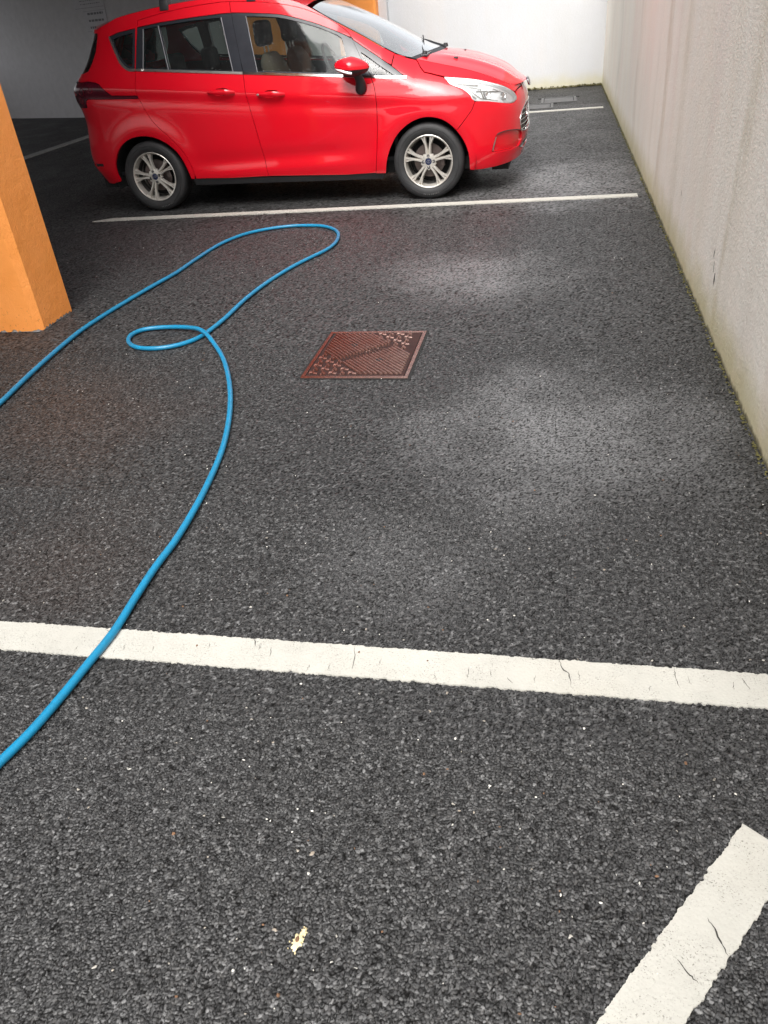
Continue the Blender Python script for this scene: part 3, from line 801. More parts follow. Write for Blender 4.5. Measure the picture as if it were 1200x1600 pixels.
def panel_mesh(polys, sg, ins=.0022, skirt=.014, sp=.035, off=0.0, surface=None):
    AV = []; AN = []; AF = []; k = 0
    sf = surface or (lambda u, z, o: surf(u, z, sg, o))
    for outer, holes in polys:
        V, F = tess(np.array(outer, float), [np.array(h, float) for h in holes], sp, ins)
        p, n = sf(V[:, 0], V[:, 1], off)
        fn = np.cross(p[F[:, 1]] - p[F[:, 0]], p[F[:, 2]] - p[F[:, 0]]); fl = np.sum(fn * n[F].sum(1), 1) < 0
        F[fl] = F[fl][:, ::-1]
        AV.append(p); AN.append(n); AF += (F + k).tolist(); base_k = k; k += len(p)
        if skirt:
            es = {}
            for f in F:
                for a, b in ((f[0], f[1]), (f[1], f[2]), (f[2], f[0])):
                    es[(a, b)] = 1
            bd = [(a, b) for (a, b) in es if (b, a) not in es]
            ids = sorted({a for e in bd for a in e}); mp = {a: i for i, a in enumerate(ids)}
            # outward direction in the sheet for skirt normals
            top = p[ids]; bot = top - n[ids] * skirt; sn = np.zeros_like(top)
            for a, b in bd:
                q = np.cross(p[b] - p[a], n[a]); q /= np.linalg.norm(q) + 1e-9; sn[mp[a]] += q; sn[mp[b]] += q
            sn /= np.linalg.norm(sn, axis=1)[:, None] + 1e-9
            m = len(ids); AV += [top, bot]; AN += [sn, sn]
            AF += [[k + mp[b], k + mp[a], k + m + mp[a], k + m + mp[b]] for a, b in bd]; k += 2 * m
    me = bpy.data.meshes.new('panel'); me.from_pydata(np.vstack(AV).tolist(), [], AF)
    me.polygons.foreach_set('use_smooth', [True] * len(me.polygons))
    me.normals_split_custom_set_from_vertices(np.vstack(AN).tolist())
    return me
car = empty('parked_car', (-1.000, 7.745, 0), math.radians(-1.15))
tag(car, 'red compact hatchback with roof bar feet and silver alloy wheels parked across the bays', 'car')
def panel(name, polys, mat, sg, parent=car, **kw):
    return link(name, panel_mesh(polys, sg, **kw), mat, parent)

# --- traced lines of the flank (u, z)
DLO = [(-1.56, 1.463), (-1.478, 1.456), (-1.375, 1.446), (-1.267, 1.434), (-1.16, 1.418), (-1.027, 1.383), (-.843, 1.325), (-.654, 1.245), (-.58, 1.201), (-.486, 1.139), (-.386, 1.078), (-.271, 1.003), (-.151, .918)]
DLO = [tuple(q) for q in catmull(DLO, 3)]
DLOR = [(-2.767, 1.385), (-2.62, 1.408), (-2.452, 1.428), (-2.21, 1.450), (-1.93, 1.461), (-1.677, 1.466), (-1.585, 1.465)]
def belt(x, d=0): return float(.917 + (-.166 - x) * .0925 + d)
FDR = [tuple(q) for q in catmull([(-1.598, 1.542), (-1.588, 1.454), (-1.556, 1.289), (-1.512, 1.04), (-1.497, .869), (-1.463, .65), (-1.437, .449), (-1.416, .250)], 3)]
FDF = [tuple(q) for q in catmull([(-.600, 1.225), (-.52, 1.08), (-.435, .939), (-.400, .809), (-.406, .59), (-.430, .383), (-.455, .228)], 3)]
RDR = [tuple(q) for q in catmull([(-2.423, 1.480), (-2.450, 1.326), (-2.473, 1.13), (-2.490, .978), (-2.468, .893), (-2.39, .740), (-2.262, .61), (-2.166, .493), (-2.115, .367), (-2.1, .262)], 3)]
SEAM = [tuple(q) for q in catmull([(-1.598, 1.542), (-1.373, 1.521), (-1.185, 1.494), (-.986, 1.446), (-.800, 1.372), (-.68, 1.303), (-.62, 1.252), (-.600, 1.225)], 3)]
SEAMR = [tuple(q) for q in catmull([(-2.423, 1.480), (-2.2, 1.512), (-1.95, 1.535), (-1.70, 1.545), (-1.598, 1.542)], 3)]
EDGE = [tuple(q) for q in catmull([(-.089, 1.030), (-.207, 1.062), (-.302, 1.107), (-.432, 1.175), (-.58, 1.258), (-.700, 1.325), (-.831, 1.397), (-.95, 1.460), (-1.10, 1.515), (-1.35, 1.556), (-1.70, 1.578), (-2.10, 1.568), (-2.5, 1.530), (-2.80, 1.482), (-3.02, 1.448)], 3)]
CREASE = [tuple(q) for q in catmull([(-.089, 1.030), (.03, 1.002), (.157, .977), (.30, .950), (.447, .916), (.59, .875), (.729, .830), (.83, .800), (.93, .770)], 3)]
RARCH = [tuple(q) for q in catmull([(-2.147, .262), (-2.170, .37), (-2.215, .473), (-2.295, .555), (-2.410, .614), (-2.537, .632), (-2.670, .610), (-2.782, .545), (-2.862, .440), (-2.905, .330), (-2.915, .268)], 4)]
FARCH = [tuple(q) for q in catmull([(-.368, .222), (-.345, .329), (-.304, .426), (-.242, .516), (-.150, .588), (-.048, .626), (.052, .628), (.154, .598), (.239, .535), (.306, .450), (.352, .350), (.376, .209)], 4)]
cut = lambda L, f: [q for q in L if f(q)]
HL = [tuple(q) for q in catmull([(.173, .898), (.316, .882), (.469, .860), (.624, .824), (.753, .788), (.855, .747), (.915, .708), (.905, .684)], 4)] + [tuple(q) for q in catmull([(.89, .672), (.806, .661), (.693, .676), (.542, .705), (.430, .721), (.400, .766), (.342, .808), (.239, .844), (.201, .871)], 4)]
TL = [(-3.145, .985), (-3.138, 1.03), (-3.125, 1.073), (-3.0, 1.078), (-2.908, 1.068), (-2.851, 1.050), (-2.787, 1.002), (-2.734, .960), (-2.482, .944), (-2.481, .922), (-2.71, .932), (-3.003, .945), (-3.035, .930), (-3.060, .88), (-3.16, .88)]
TL = TL[:1] + [(-3.40, 1.06), (-3.35, 1.085), (-3.2, 1.085)] + TL[2:-1] + [(-3.20, .875), (-3.38, .90)]
BOT = .225
for sg in (-1, 1):
    # front door: skin below the belt and the thin red frame above the glass
    skin = [(-1.510, belt(-1.51, -.004))] + cut(FDR, lambda q: q[1] < belt(q[0], -.01)) + [(-.72, .226)] + cut(FDF, lambda q: q[1] < belt(q[0], -.008))[::-1] + [(-.437, belt(-.437, -.004))]
    fr = SEAM + cut(DLO, lambda q: q[0] < -.605 and q[0] > -1.585)[::-1] + [(-1.590, 1.467)]
    HLP = lambda u, z: [(u + .075 * math.cos(t), z + .003 + .026 * math.sin(t)) for t in np.linspace(0, 2 * np.pi, 24, endpoint=False)]
    fd = panel('front_door', [(skin, [HLP(-1.283, .879)]), (fr, [])], 'red', sg, skirt=.022, sp=.028)
    top = cut(DLO, lambda q: -1.583 < q[0] < -.60)
    dl = [(-1.583, 1.463)] + top + cut(FDF, lambda q: q[1] > belt(q[0], .012)) + [(-.437, belt(-.437, .009)), (-1.505, belt(-1.505, .009))] + cut(FDR, lambda q: belt(q[0], .02) < q[1] < 1.44)[::-1]
    gl = [(-1.470, 1.432)] + [(x, z - .022) for x, z in cut(DLO, lambda q: -1.44 < q[0] < -.69)] + [(-.672, 1.222), (-.655, 1.17), (-.620, belt(-.62, .025)), (-1.392, belt(-1.39, .022)), (-1.432, 1.26)]
    fw = panel('window_frame', [(dl, [gl])], 'black_gloss', sg, fd, ins=.001, skirt=.02, off=-.003)
    panel('window', [(gl, [])], 'glass', sg, fd, ins=0, skirt=0, off=-.012)
    # front quarter light
    ql = [(-.596, 1.212)] + cut(DLO, lambda q: q[0] > -.588) + [(-.160, belt(-.16, .009)), (-.428, belt(-.43, .009))] + cut(FDF, lambda q: q[1] > belt(q[0], .012))[::-1][:-1]
    qg = [(-.523, 1.118), (-.47, 1.086), (-.385, 1.028), (-.29, .967), (-.245, .938), (-.415, .962)]
    qf = panel('quarter_light_frame', [(ql, [qg])], 'black_gloss', sg, ins=.001, skirt=.02, off=-.003)
    panel('window', [(qg, [])], 'glass_dark', sg, qf, ins=0, skirt=0, off=-.012)
    # rear door
    skin = [(-2.473, belt(-2.473, -.006))] + cut(RDR, lambda q: q[1] < belt(q[0], -.02)) + [(-1.75, .250)] + cut(FDR, lambda q: q[1] < belt(q[0], -.01))[::-1] + [(-1.511, belt(-1.511, -.004))]
    fr = SEAMR + [(-1.592, 1.468)] + cut(DLOR, lambda q: q[0] > -2.43)[::-1] + [(-2.433, 1.431)]
    rd = panel('rear_door', [(skin, [HLP(-1.715, .921)]), (fr, [])], 'red', sg, skirt=.022, sp=.028)
    dl = [(-2.435, 1.429)] + cut(DLOR, lambda q: q[0] > -2.43) + cut(FDR, lambda q: belt(q[0], .02) < q[1] < 1.45) + [(-1.512, belt(-1.512, .009)), (-2.473, belt(-2.473, .007))] + cut(RDR, lambda q: belt(q[0], .02) < q[1] < 1.41)[::-1]
    g1 = [(-2.378, 1.414), (-2.252, 1.424), (-2.182, belt(-2.18, .02)), (-2.402, belt(-2.4, .02))]
    g2 = [(-2.226, 1.427), (-1.93, 1.440), (-1.690, 1.441), (-1.668, 1.36), (-1.608, belt(-1.608, .02)), (-2.156, belt(-2.156, .02))]
    panel('window_frame', [(dl, [g1, g2])], 'black_gloss', sg, rd, ins=.001, skirt=.02, off=-.003)
    panel('fixed_window', [(g1, [])], 'glass_dark', sg, rd, ins=0, skirt=0, off=-.012)
    panel('window', [(g2, [])], 'glass_dark' if sg < 0 else 'glass', sg, rd, ins=0, skirt=0, off=-.012)
    for a, b in (((-2.239, 1.428), (-2.169, belt(-2.17, .012))), ((-1.676, 1.441), (-1.597, belt(-1.6, .012))), ((-1.462, 1.432), (-1.385, belt(-1.385, .012))), ((-2.378, 1.414), (-2.402, belt(-2.4, .012)))):
        p, _ = surf(np.linspace(a[0], b[0], 8), np.linspace(a[1], b[1], 8), sg, .0)
        MB().tube(p, .0032, 6).build('window_channel', 'channel_grey', rd if a[0] < -1.5 else fd, True)
    # rear quarter glass inside the side frame
    qo = [(-2.770, 1.386)] + cut(DLOR, lambda q: -2.75 < q[0] < -2.46) + [(-2.452, 1.426), (-2.474, 1.20), (-2.480, belt(-2.48, .007))] + [tuple(q) for q in catmull([(-2.529, 1.144), (-2.585, 1.180), (-2.652, 1.262), (-2.72, 1.335)], 3)]
    qi = [(-2.715, 1.362), (-2.60, 1.382), (-2.482, 1.396), (-2.500, 1.19), (-2.505, 1.158), (-2.545, 1.172), (-2.60, 1.228), (-2.665, 1.305)]
    # body side: A pillar, roof rail and rear quarter
    tailu = [(-3.90, 1.40), (UR, 1.36), (UR, .30), (-3.60, .245), (-3.25, .238), (-3.056, .245)]
    rwin = [(-3.02, 1.415), (-3.30, 1.425), (-3.60, 1.43), (-3.86, 1.43), (-3.86, 1.13), (-3.5, 1.128), (-3.14, 1.135), (-3.045, 1.15), (-3.0, 1.29)]
    low = cut(RDR, lambda q: q[1] > .262)[::1]
    o = EDGE[2:] + [(-3.4, 1.45), (-3.7, 1.455), (UR, 1.455), (UR, .30), (-3.60, .245), (-3.25, .238), (-3.056, .245)] + RARCH[::-1] + [(-2.112, .262)] + low[::-1] + SEAMR[1:] + SEAM[1:] + cut(DLO, lambda q: -.59 < q[0] < -.285) + [(-.275, 1.013), (-.262, 1.080)]
    slit = [(-3.24, .412), (-3.036, .421), (-3.041, .399), (-3.25, .388)]
    sf = panel('side_frame', [(o, [qo, TL, rwin, slit])], 'red', sg, sp=.03, skirt=.02, ins=.0018)
    panel('quarter_frame', [(qo, [qi])], 'black_gloss', sg, sf, ins=.001, skirt=.02, off=-.003)
    panel('window', [(qi, [])], 'glass', sg, sf, ins=0, skirt=0, off=-.012)
    panel('rear_window', [(rwin, [])], 'glass_dark', sg, sf, ins=.002, skirt=.01, off=-.006)
    panel('reflector', [(slit, [])], 'black', sg, sf, ins=0, skirt=0, off=-.012)
    tl = panel('taillight', [(TL, [])], 'taillight', sg, ins=.002, skirt=.02, off=.001, sp=.02)
    # inner lamp details that show through as paler rings
    for cx_, cz_, rr in ((-2.95, 1.01, .022), (-3.06, 1.0, .030), (-3.1, .93, .02)):
        a = np.linspace(0, 2 * np.pi, 22); p, _ = surf(cx_ + rr * np.cos(a), cz_ + rr * np.sin(a), sg, .0025)
        MB().tube(p, .0025, 5, False).build('lamp_ring', 'taillight_ring', tl, True)
    # front wing
    o = [(-.255, 1.086)] + cut(EDGE, lambda q: q[0] > -.25)[::-1] + [(-.075, 1.013), (-.050, .975), (-.014, .940), (.081, .916), (.165, .899)] + HL[-1:-30:-1][1:] 
    hlow = cut(HL[29:], lambda q: q[0] < .4315 and q[1] > .714)[::-1]
    o = [(-.258, 1.082), (-.20, 1.057), (-.13, 1.036), (-.092, 1.026), (-.075, 1.010), (-.050, .973), (-.014, .938), (.081, .914), (.160, .897)] + hlow + [(.432, .712), (.395, .655), (.33, .590), (.262, .523), (.240, .5345)] + cut(FARCH, lambda q: q[0] < .236)[::-1] + [(-.455, .224)] + FDF[::-1][1:12] + [(-.437, belt(-.437, .004)), (-.153, belt(-.153, -.003)), (-.151, .922)] + cut(DLO, lambda q: -.28 < q[0] < -.155)[::-1]
    panel('front_wing', [(o, [])], 'red', sg, sp=.025)
    # headlight
    hl = panel('headlight', [(HL, [])], 'lens', sg, ins=.002, skirt=.006, off=.001, sp=.02)
    panel('reflector_bowl', [(HL, [])], 'reflector', sg, hl, ins=.003, skirt=0, off=-.030, sp=.02)
    panel('lamp_edge', [(HL, [[tuple(q) for q in inset(np.array(HL), .010)]])], 'reflector', sg, hl, ins=.001, skirt=.03, off=-.003, sp=.02)
    for (a, b, c) in (((.28, .862), (.50, .826), .007), ((.36, .835), (.52, .800), .005), ((.47, .79), (.72, .765), .006), ((.36, .82), (.46, .735), .008), ((.395, .825), (.50, .735), .005), ((.52, .80), (.53, .72), .006), ((.50, .735), (.66, .700), .005), ((.64, .79), (.80, .735), .004)):
        p, _ = surf(np.linspace(a[0], b[0], 7), np.linspace(a[1], b[1], 7), sg, -.020)
        MB().tube(p, c * .8, 6).build('lamp_bezel', 'satin', hl, True)
    for (u_, z_, rr) in ((.57, .755, .035), (.74, .725, .030)):
        p, n_ = surf(np.array([u_]), np.array([z_]), sg, -.03)
        mb = MB(); mb.lathe([(.001, 0), (rr * .4, .001), (rr * .8, .007), (rr, .014), (rr * 1.06, .012)], 24, 'z'); oo = mb.build('bulb', 'chrome', hl, True)
        oo.location = p[0]; oo.rotation_euler = Vector(n_[0]).to_track_quat('Z', 'Y').to_euler()
    # bonnet flank
    o = [(-.075, 1.013), (-.050, .977), (-.014, .942), (.081, .919), (.170, .901)] + HL[1:21] + [(.905, .728), (1.0, .742), (1.2, .752), (UF, .755), (UF, .775), (1.2, .773), (1.05, .772)] + CREASE[::-1][1:]
    panel('bonnet_flank', [(o, [])], 'red', sg, sp=.025)
    # front bumper
    hl2 = cut(HL[20:], lambda q: q[1] < .722 or q[0] > .5)
    grl = [(UF, .62), (1.20, .618), (1.02, .585), (.955, .545), (.94, .51), (.955, .455), (.99, .432), (1.2, .412), (UF, .405)]
    lgr = [(UF, .355), (1.22, .352), (1.08, .340), (.95, .312), (.985, .295), (1.18, .278), (UF, .275)]
    fog = [(.600, .440), (.625, .462), (.68, .468), (.86, .455), (.955, .435), (.99, .41), (.99, .362), (.93, .325), (.80, .318), (.60, .322), (.565, .332)]
    o = hl2[::1]
    o = [(.915, .700), (.925, .715), (.93, .728), (1.0, .738), (1.2, .748), (UF, .751)] + grl + lgr + [(UF, .232), (1.1, .222), (.844, .215), (.652, .206), (.50, .200), (.384, .205)] + cut(FARCH, lambda q: q[0] > .242)[::-1] + [(.241, .5335), (.262, .5225), (.330, .5895), (.395, .6545), (.432, .7115)] + cut(HL[29:], lambda q: q[0] > .44)[::-1]
    fbp = panel('front_bumper', [(o, [fog])], 'red', sg, sp=.025)
    panel('fog_light_recess', [(fog, [])], 'red', sg, fbp, ins=0, skirt=0, off=-.014)
    p, _ = surf(np.array([.575, .588, .604]), np.array([.335, .39, .436]), sg, -.002); MB().tube(p, [.004, .006, .003], 8).build('fog_light_slit', 'satin', fbp, True)
    p, _ = surf(np.linspace(.61, .97, 14), np.array([.452, .462, .466, .468, .468, .467, .465, .462, .459, .455, .451, .446, .44, .43]), sg, -.001); MB().tube(p, .0035, 6).build('recess_edge', 'black', fbp, True)
    panel('grille_mesh', [(grl, [])], 'black', sg, fbp, ins=0, skirt=0, off=-.03)
    panel('lower_grille_mesh', [(lgr, [])], 'black', sg, fbp, ins=0, skirt=0, off=-.03)
    for k in range(5):
        zz = .585 - k * .036; u0 = (.985, .955, .95, .955, .975)[k]
        p, _ = surf(np.linspace(u0, UF, 14), np.full(14, zz), sg, -.004); MB().tube(p, .0042, 6).build('grille_bar', 'chrome', fbp, True)
    p, _ = surf(np.array([q[0] for q in catmull(grl, 3)]), np.array([q[1] for q in catmull(grl, 3)]), sg, .001); MB().tube(p, .0045, 6).build('grille_surround', 'chrome', fbp, True)
    for k in range(2):
        p, _ = surf(np.linspace(1.0, UF, 12), np.full(12, .332 - k * .027), sg, -.008); MB().tube(p, .005, 6).build('grille_bar', 'black_gloss', fbp, True)
    # chrome strips along the belt and round the quarter glass
    for (us, par) in ((np.linspace(-.150, -.432, 8), car), (np.linspace(-.440, -1.508, 20), fd), (np.linspace(-1.514, -2.470, 20), rd)):
        zz = np.array([belt(q, .002) for q in us]); o = [(a, b + .0085) for a, b in zip(us, zz)] + [(a, b - .0085) for a, b in zip(us[::-1], zz[::-1])]
        panel('belt_trim', [(o, [])], 'satin' if par is rd else 'chrome', sg, par, ins=0, skirt=.008, off=.005, sp=.02)
    q = catmull([(-2.476, belt(-2.476, .001)), (-2.535, 1.138), (-2.592, 1.176), (-2.66, 1.260), (-2.73, 1.340), (-2.775, 1.384)], 4)
    a = np.gradient(q, axis=0); a /= np.linalg.norm(a, axis=1)[:, None]; nn = np.stack([-a[:, 1], a[:, 0]], -1) * .0095
    panel('quarter_trim', [([tuple(t) for t in q + nn] + [tuple(t) for t in (q - nn)[::-1]], [])], 'satin', sg, sf, ins=0, skirt=.008, off=.004, sp=.02)
    # door handles
    for (u_, z_, par) in ((-1.715, .921, rd), (-1.283, .879, fd)):
        k = 13; s = np.linspace(-1, 1, k); uu = u_ + s * .122; zz = np.full(k, z_) - s * .008
        p, n_ = surf(uu, zz, sg, 0.0); m = MB(); v = []
        prof = .000 + .036 * (1 - np.abs(s) ** 3.2)
        hh = .021 * (1 - .45 * np.abs(s) ** 2.5)
        for i in range(k):
            for q in range(10):
                a = 2 * math.pi * q / 10; v.append(tuple(p[i] + n_[i] * (prof[i] + .009 * math.cos(a)) + np.array([0, 0, hh[i] * math.sin(a)])))
        m.add(v, [(i * 10 + j, i * 10 + (j + 1) % 10, (i + 1) * 10 + (j + 1) % 10, (i + 1) * 10 + j) for i in range(k - 1) for j in range(10)] + [tuple(range(10))[::-1], tuple(range((k - 1) * 10, k * 10))])
        hd = m.build('handle', 'red', par, True)
        panel('handle_recess', [(HLP(u_, z_), [])], 'red', sg, par, ins=0, skirt=0, off=-.020, sp=.015)
        if par is fd:
            pp, nn_ = surf(np.array([u_ - .098]), np.array([z_ + .004]), sg, .042); mb = MB(); mb.lathe([(.0005, .004), (.008, .003), (.010, 0)], 14, 'z'); oo = mb.build('keyhole', 'chrome', par, True); oo.location = pp[0]; oo.rotation_euler = Vector(nn_[0]).to_track_quat('Z', 'Y').to_euler()
    # door mirror: teardrop shell, dark foot, indicator strip
    def shell(cx, cy, cz, lx, ly, lz, zlo, zhi, f, rev=False):
        m = MB(); nu, nv_ = 22, 14; v = []
        for i in range(nu + 1):
            t = i / nu; th = math.pi * t
            xx = -math.cos(th); r = math.sin(th) ** .62 * (1.0 - .34 * max(0, xx) ** 1.2 - .22 * max(0, -xx))
            for j in range(nv_ + 1):
                ph = math.radians(zlo + (zhi - zlo) * j / nv_); v.append((cx + lx * xx * f, cy + sg * ly * r * math.cos(ph) * (1 - .1 * xx), cz + lz * r * math.sin(ph) + .010 * (1 - xx) * 0 - .012 * xx))
        m.add(v, [(i * (nv_ + 1) + j, i * (nv_ + 1) + j + 1, (i + 1) * (nv_ + 1) + j + 1, (i + 1) * (nv_ + 1) + j) for i in range(nu) for j in range(nv_)]); return m
    mc = MX
    cap_ = shell(mc[0], sg * mc[1], mc[2], .136, .108, .072, -12, 192, 1).build('mirror', 'red', car, True)
    shell(mc[0], sg * mc[1], mc[2] + .002, .133, .105, .068, 190, 350, 1).build('mirror_underside', 'black', cap_, True)
    p = [(mc[0] - .134, sg * (mc[1] + .0), mc[2] + .012), (mc[0] - .112, sg * (mc[1] + .052), mc[2] - .002), (mc[0] - .06, sg * (mc[1] + .090), mc[2] - .018), (mc[0] - .01, sg * (mc[1] + .104), mc[2] - .032), (mc[0] + .02, sg * (mc[1] + .105), mc[2] - .038)]
    MB().tube(catmull(p, 4), [.009] * 17, 8).build('indicator', 'reflector', cap_, True)
    m = MB(); m.tube(catmull([(-.517, sg * .845, .848), (-.517, sg * .862, .866), (-.514, sg * .875, .900), (-.52, sg * .895, .945), (-.535, sg * .925, .99)], 4), [.024, .034, .041, .045, .046, .046, .045, .044, .042, .040, .038, .036, .034, .033, .032, .031, .03], 14)
    m.build('mirror_foot', 'black', cap_, True)
    # door inner trims and the sill
    inner = [(-.40, belt(-.4, .0)), (-.42, .30), (-1.50, .28), (-2.15, .30), (-2.35, .7), (-2.80, .72), (-2.9, 1.12), (-2.6, 1.12), (-1.5, belt(-1.5, .004))]
    panel('door_lining', [(inner, [])], 'cabin', sg, ins=0, skirt=0, off=-.055, sp=.06)
    o = [(-.38, .222), (-1.2, .232), (-2.13, .258), (-2.13, .20), (-.40, .17)]
    panel('sill', [(o, [])], 'black', sg, ins=0, skirt=.04, off=-.012)
    # side posts inside the glass
    for L_, w_ in (([(-1.60, 1.50), (-1.52, 1.22), (-1.47, .98)], .045), ([(-2.44, 1.44), (-2.44, 1.25), (-2.46, 1.10)], .045), ([(-.35, 1.06), (-.62, 1.245), (-.95, 1.41)], .03)):
        q = catmull(L_, 4); a = np.gradient(q, axis=0); a /= np.linalg.norm(a, axis=1)[:, None]; nn = np.stack([-a[:, 1], a[:, 0]], -1) * w_
        panel('pillar_lining', [([tuple(t) for t in q + nn] + [tuple(t) for t in (q - nn)[::-1]], [])], 'cabin', sg, ins=0, skirt=0, off=-.05, sp=.04)

# --- top of the body: lofts between the left and right edges
def edge_pts(L):
    L = np.array(L); x, y = side(L[:, 0], L[:, 1]); return np.stack([x, y, L[:, 1]], -1)
def loft(name, E, Cc, mat, parent=car, nt=28, off=0.0, lip=True, pw=2.2, prow=None, ty=(-1, 1)):
    E = np.asarray(E, float); Cc = np.asarray(Cc, float); n = len(E); T = np.linspace(ty[0], ty[1], nt + 1); V = []
    for i in range(n):
        for t in T:
            k = 1 - abs(t) ** 2; kz = 1 - abs(t) ** pw
            V.append((E[i][0] + (Cc[i][0] - E[i][0]) * k, E[i][1] * t, E[i][2] + (Cc[i][1] - E[i][2]) * kz + (prow(i / (n - 1), t) if prow else 0)))
    V = np.array(V); m = MB(); m.add(V, [(i * (nt + 1) + j, i * (nt + 1) + j + 1, (i + 1) * (nt + 1) + j + 1, (i + 1) * (nt + 1) + j) for i in range(n - 1) for j in range(nt)])
    me = m.mesh(name)
    o = link(name, me, mat, parent, True)
    if me.polygons[len(me.polygons) // 2].normal.z < 0: me.flip_normals()
    if off:
        V2 = [v.co + v.normal * off for v in me.vertices]
        for v, c in zip(me.vertices, V2): v.co = c
    return o
def resamp(P, n):
    P = np.asarray(P, float); d = np.concatenate([[0], np.cumsum(np.linalg.norm(np.diff(P, axis=0), axis=1))]); s = np.linspace(0, d[-1], n)
    return np.stack([np.interp(s, d, P[:, k]) for k in range(P.shape[1])], -1)
# bonnet
E_ = resamp(edge_pts(CREASE), 24)
C_ = resamp(catmull([(.05, 1.052), (.193, 1.020), (.351, .980), (.523, .915), (.616, .862), (.680, .815), (.757, .776)], 6), 24)
def swage(s, t):      # two raised ridges that run down the bonnet
    return .012 * math.exp(-((abs(t) - .62 + .12 * s) / .10) ** 2) * min(1, s * 4) * min(1, (1 - s) * 4)
loft('bonnet', E_, C_, 'red', prow=swage, pw=2.4)
# scuttle, windscreen, roof
EE = edge_pts(EDGE)
iw = [i for i, q in enumerate(EDGE) if q[0] > -.96]
Ew = resamp(EE[:iw[-1] + 1], 22)
Cw = resamp(catmull([(.045, 1.050), (-.117, 1.105), (-.277, 1.190), (-.428, 1.270), (-.6, 1.352), (-.827, 1.448), (-.975, 1.502)], 6), 22)
loft('scuttle', Ew[:2] + np.array([.0, 0, .001]), Cw[:2] + np.array([0, .001]), 'black')
wsn = loft('windscreen', (Ew - [0, .018, 0])[1:-1], Cw[1:-1], 'glass_screen', off=.004)
def band(o, name, i0, i1, j0, j1, mat, off=.002):
    # frit band copied from part of a loft
    me = o.data; nt = 28
    m = MB(); V = [v.co + v.normal * off for v in me.vertices]
    f = [(i * (nt + 1) + j, i * (nt + 1) + j + 1, (i + 1) * (nt + 1) + j + 1, (i + 1) * (nt + 1) + j) for i in range(i0, i1) for j in range(j0, j1)]
    ids = sorted({a for g in f for a in g}); mp = {a: k for k, a in enumerate(ids)}
    m.add([tuple(V[a]) for a in ids], [tuple(mp[a] for a in g) for g in f]); return m.build(name, mat, o, True)
band(wsn, 'windscreen_band', 0, 1, 0, 28, 'black', -.004); band(wsn, 'windscreen_band', 18, 19 if False else 18, 0, 28, 'black', -.004) if False else None
for j in ((0, 1), (27, 28)): band(wsn, 'windscreen_band', 0, 18, j[0], j[1], 'black', -.004)
# a raised strip either side carries the outer edge of the pillar
Er = resamp(EE[iw[-1]:], 30)
Cr = resamp(catmull([(-.975, 1.502), (-1.2, 1.552), (-1.45, 1.585), (-1.75, 1.600), (-2.1, 1.592), (-2.5, 1.560), (-2.85, 1.515), (-3.06, 1.480)], 6), 30)
loft('roof', Er, Cr, 'red')
loft('headlining', Er[1:-3] - [0, .03, .04], Cr[1:-3] - [0, .04], 'cabin_grey')
# spoiler lip closing the roof to the tail
m = MB(); s = np.linspace(-1, 1, 25); top_ = []; bot_ = []
xe, ye = side(np.array([-3.02]), np.array([1.448])); 
for t in s:
    k = 1 - t * t; top_.append((float(xe[0]) + (-3.06 - float(xe[0])) * k, float(ye[0]) * t, 1.448 + .032 * (1 - abs(t) ** 2.2)))
    bot_.append((float(xe[0]) + (-3.0 - float(xe[0])) * k + .01, float(ye[0]) * t * .98, 1.425))
m.add(top_ + bot_, [(i, i + 1, 25 + i + 1, 25 + i) for i in range(24)]); m.build('spoiler_lip', 'red', car, True)

# badge and bonnet details
bd = MB(); a = np.linspace(0, 2 * np.pi, 28, endpoint=False)
bd.add([(.0, .075 * math.cos(q), .032 * math.sin(q)) for q in a] + [(.014, .070 * math.cos(q), .028 * math.sin(q)) for q in a], [(i, (i + 1) % 28, 28 + (i + 1) % 28, 28 + i) for i in range(28)] + [tuple(range(28, 56))])
b_ = bd.build('badge', 'cap', car, False); b_.location = (.762, 0, .758); b_.rotation_euler = (0, -.35, 0)
m = MB(); m.tube([(.010, .076 * math.cos(q), .033 * math.sin(q)) for q in np.linspace(0, 2 * np.pi, 30)], .005, 8, False); e_ = m.build('badge_rim', 'chrome', b_, True)
for (x_, y_, z_) in ((.205, -.44, .985), (.18, .36, .992)):
    m = MB(); m.box((x_ - .02, y_ - .016, z_ + .006), (x_ + .014, y_ + .016, z_ + .026)); m.build('washer_nozzle', 'black', car, bevel=.004)
# wipers
def wiper(pv, tip, y1):
    rt = MB(); P = catmull([pv, ((pv[0] + tip[0]) / 2 - .02, (pv[1] + tip[1]) / 2, (pv[2] + tip[2]) / 2 + .008), tip], 6)
    rt.tube(P, np.linspace(.012, .005, len(P)), 6); w_ = rt.build('wiper', 'black', car, True)
    d = np.array(tip) - np.array(pv); d /= np.linalg.norm(d); q = np.array(tip); m = MB(); m.tube([q - d * .38 + [0, 0, .002], q - d * .1 + [0, 0, .004], q + d * .20 + [0, 0, -.002]], .006, 5); m.build('blade', 'rubber', w_)
    m = MB(); m.lathe([(.001, .03), (.018, .028), (.024, .0)], 14, 'z', pv); m.build('wiper_hub', 'black', w_, True)
wiper((-.045, -.50, 1.045), (-.15, .10, 1.128), 0)
wiper((.03, .20, 1.058), (-.20, .56, 1.105), 0)
for k in range(7):
    m = MB(); m.box((-.055 - .006 * abs(k - 3), -.56 + k * .055, 1.036 + .002 * k), (-.012, -.535 + k * .055, 1.052 + .002 * k)); m.build('scuttle_louvre', 'black_gloss', car, bevel=.004)

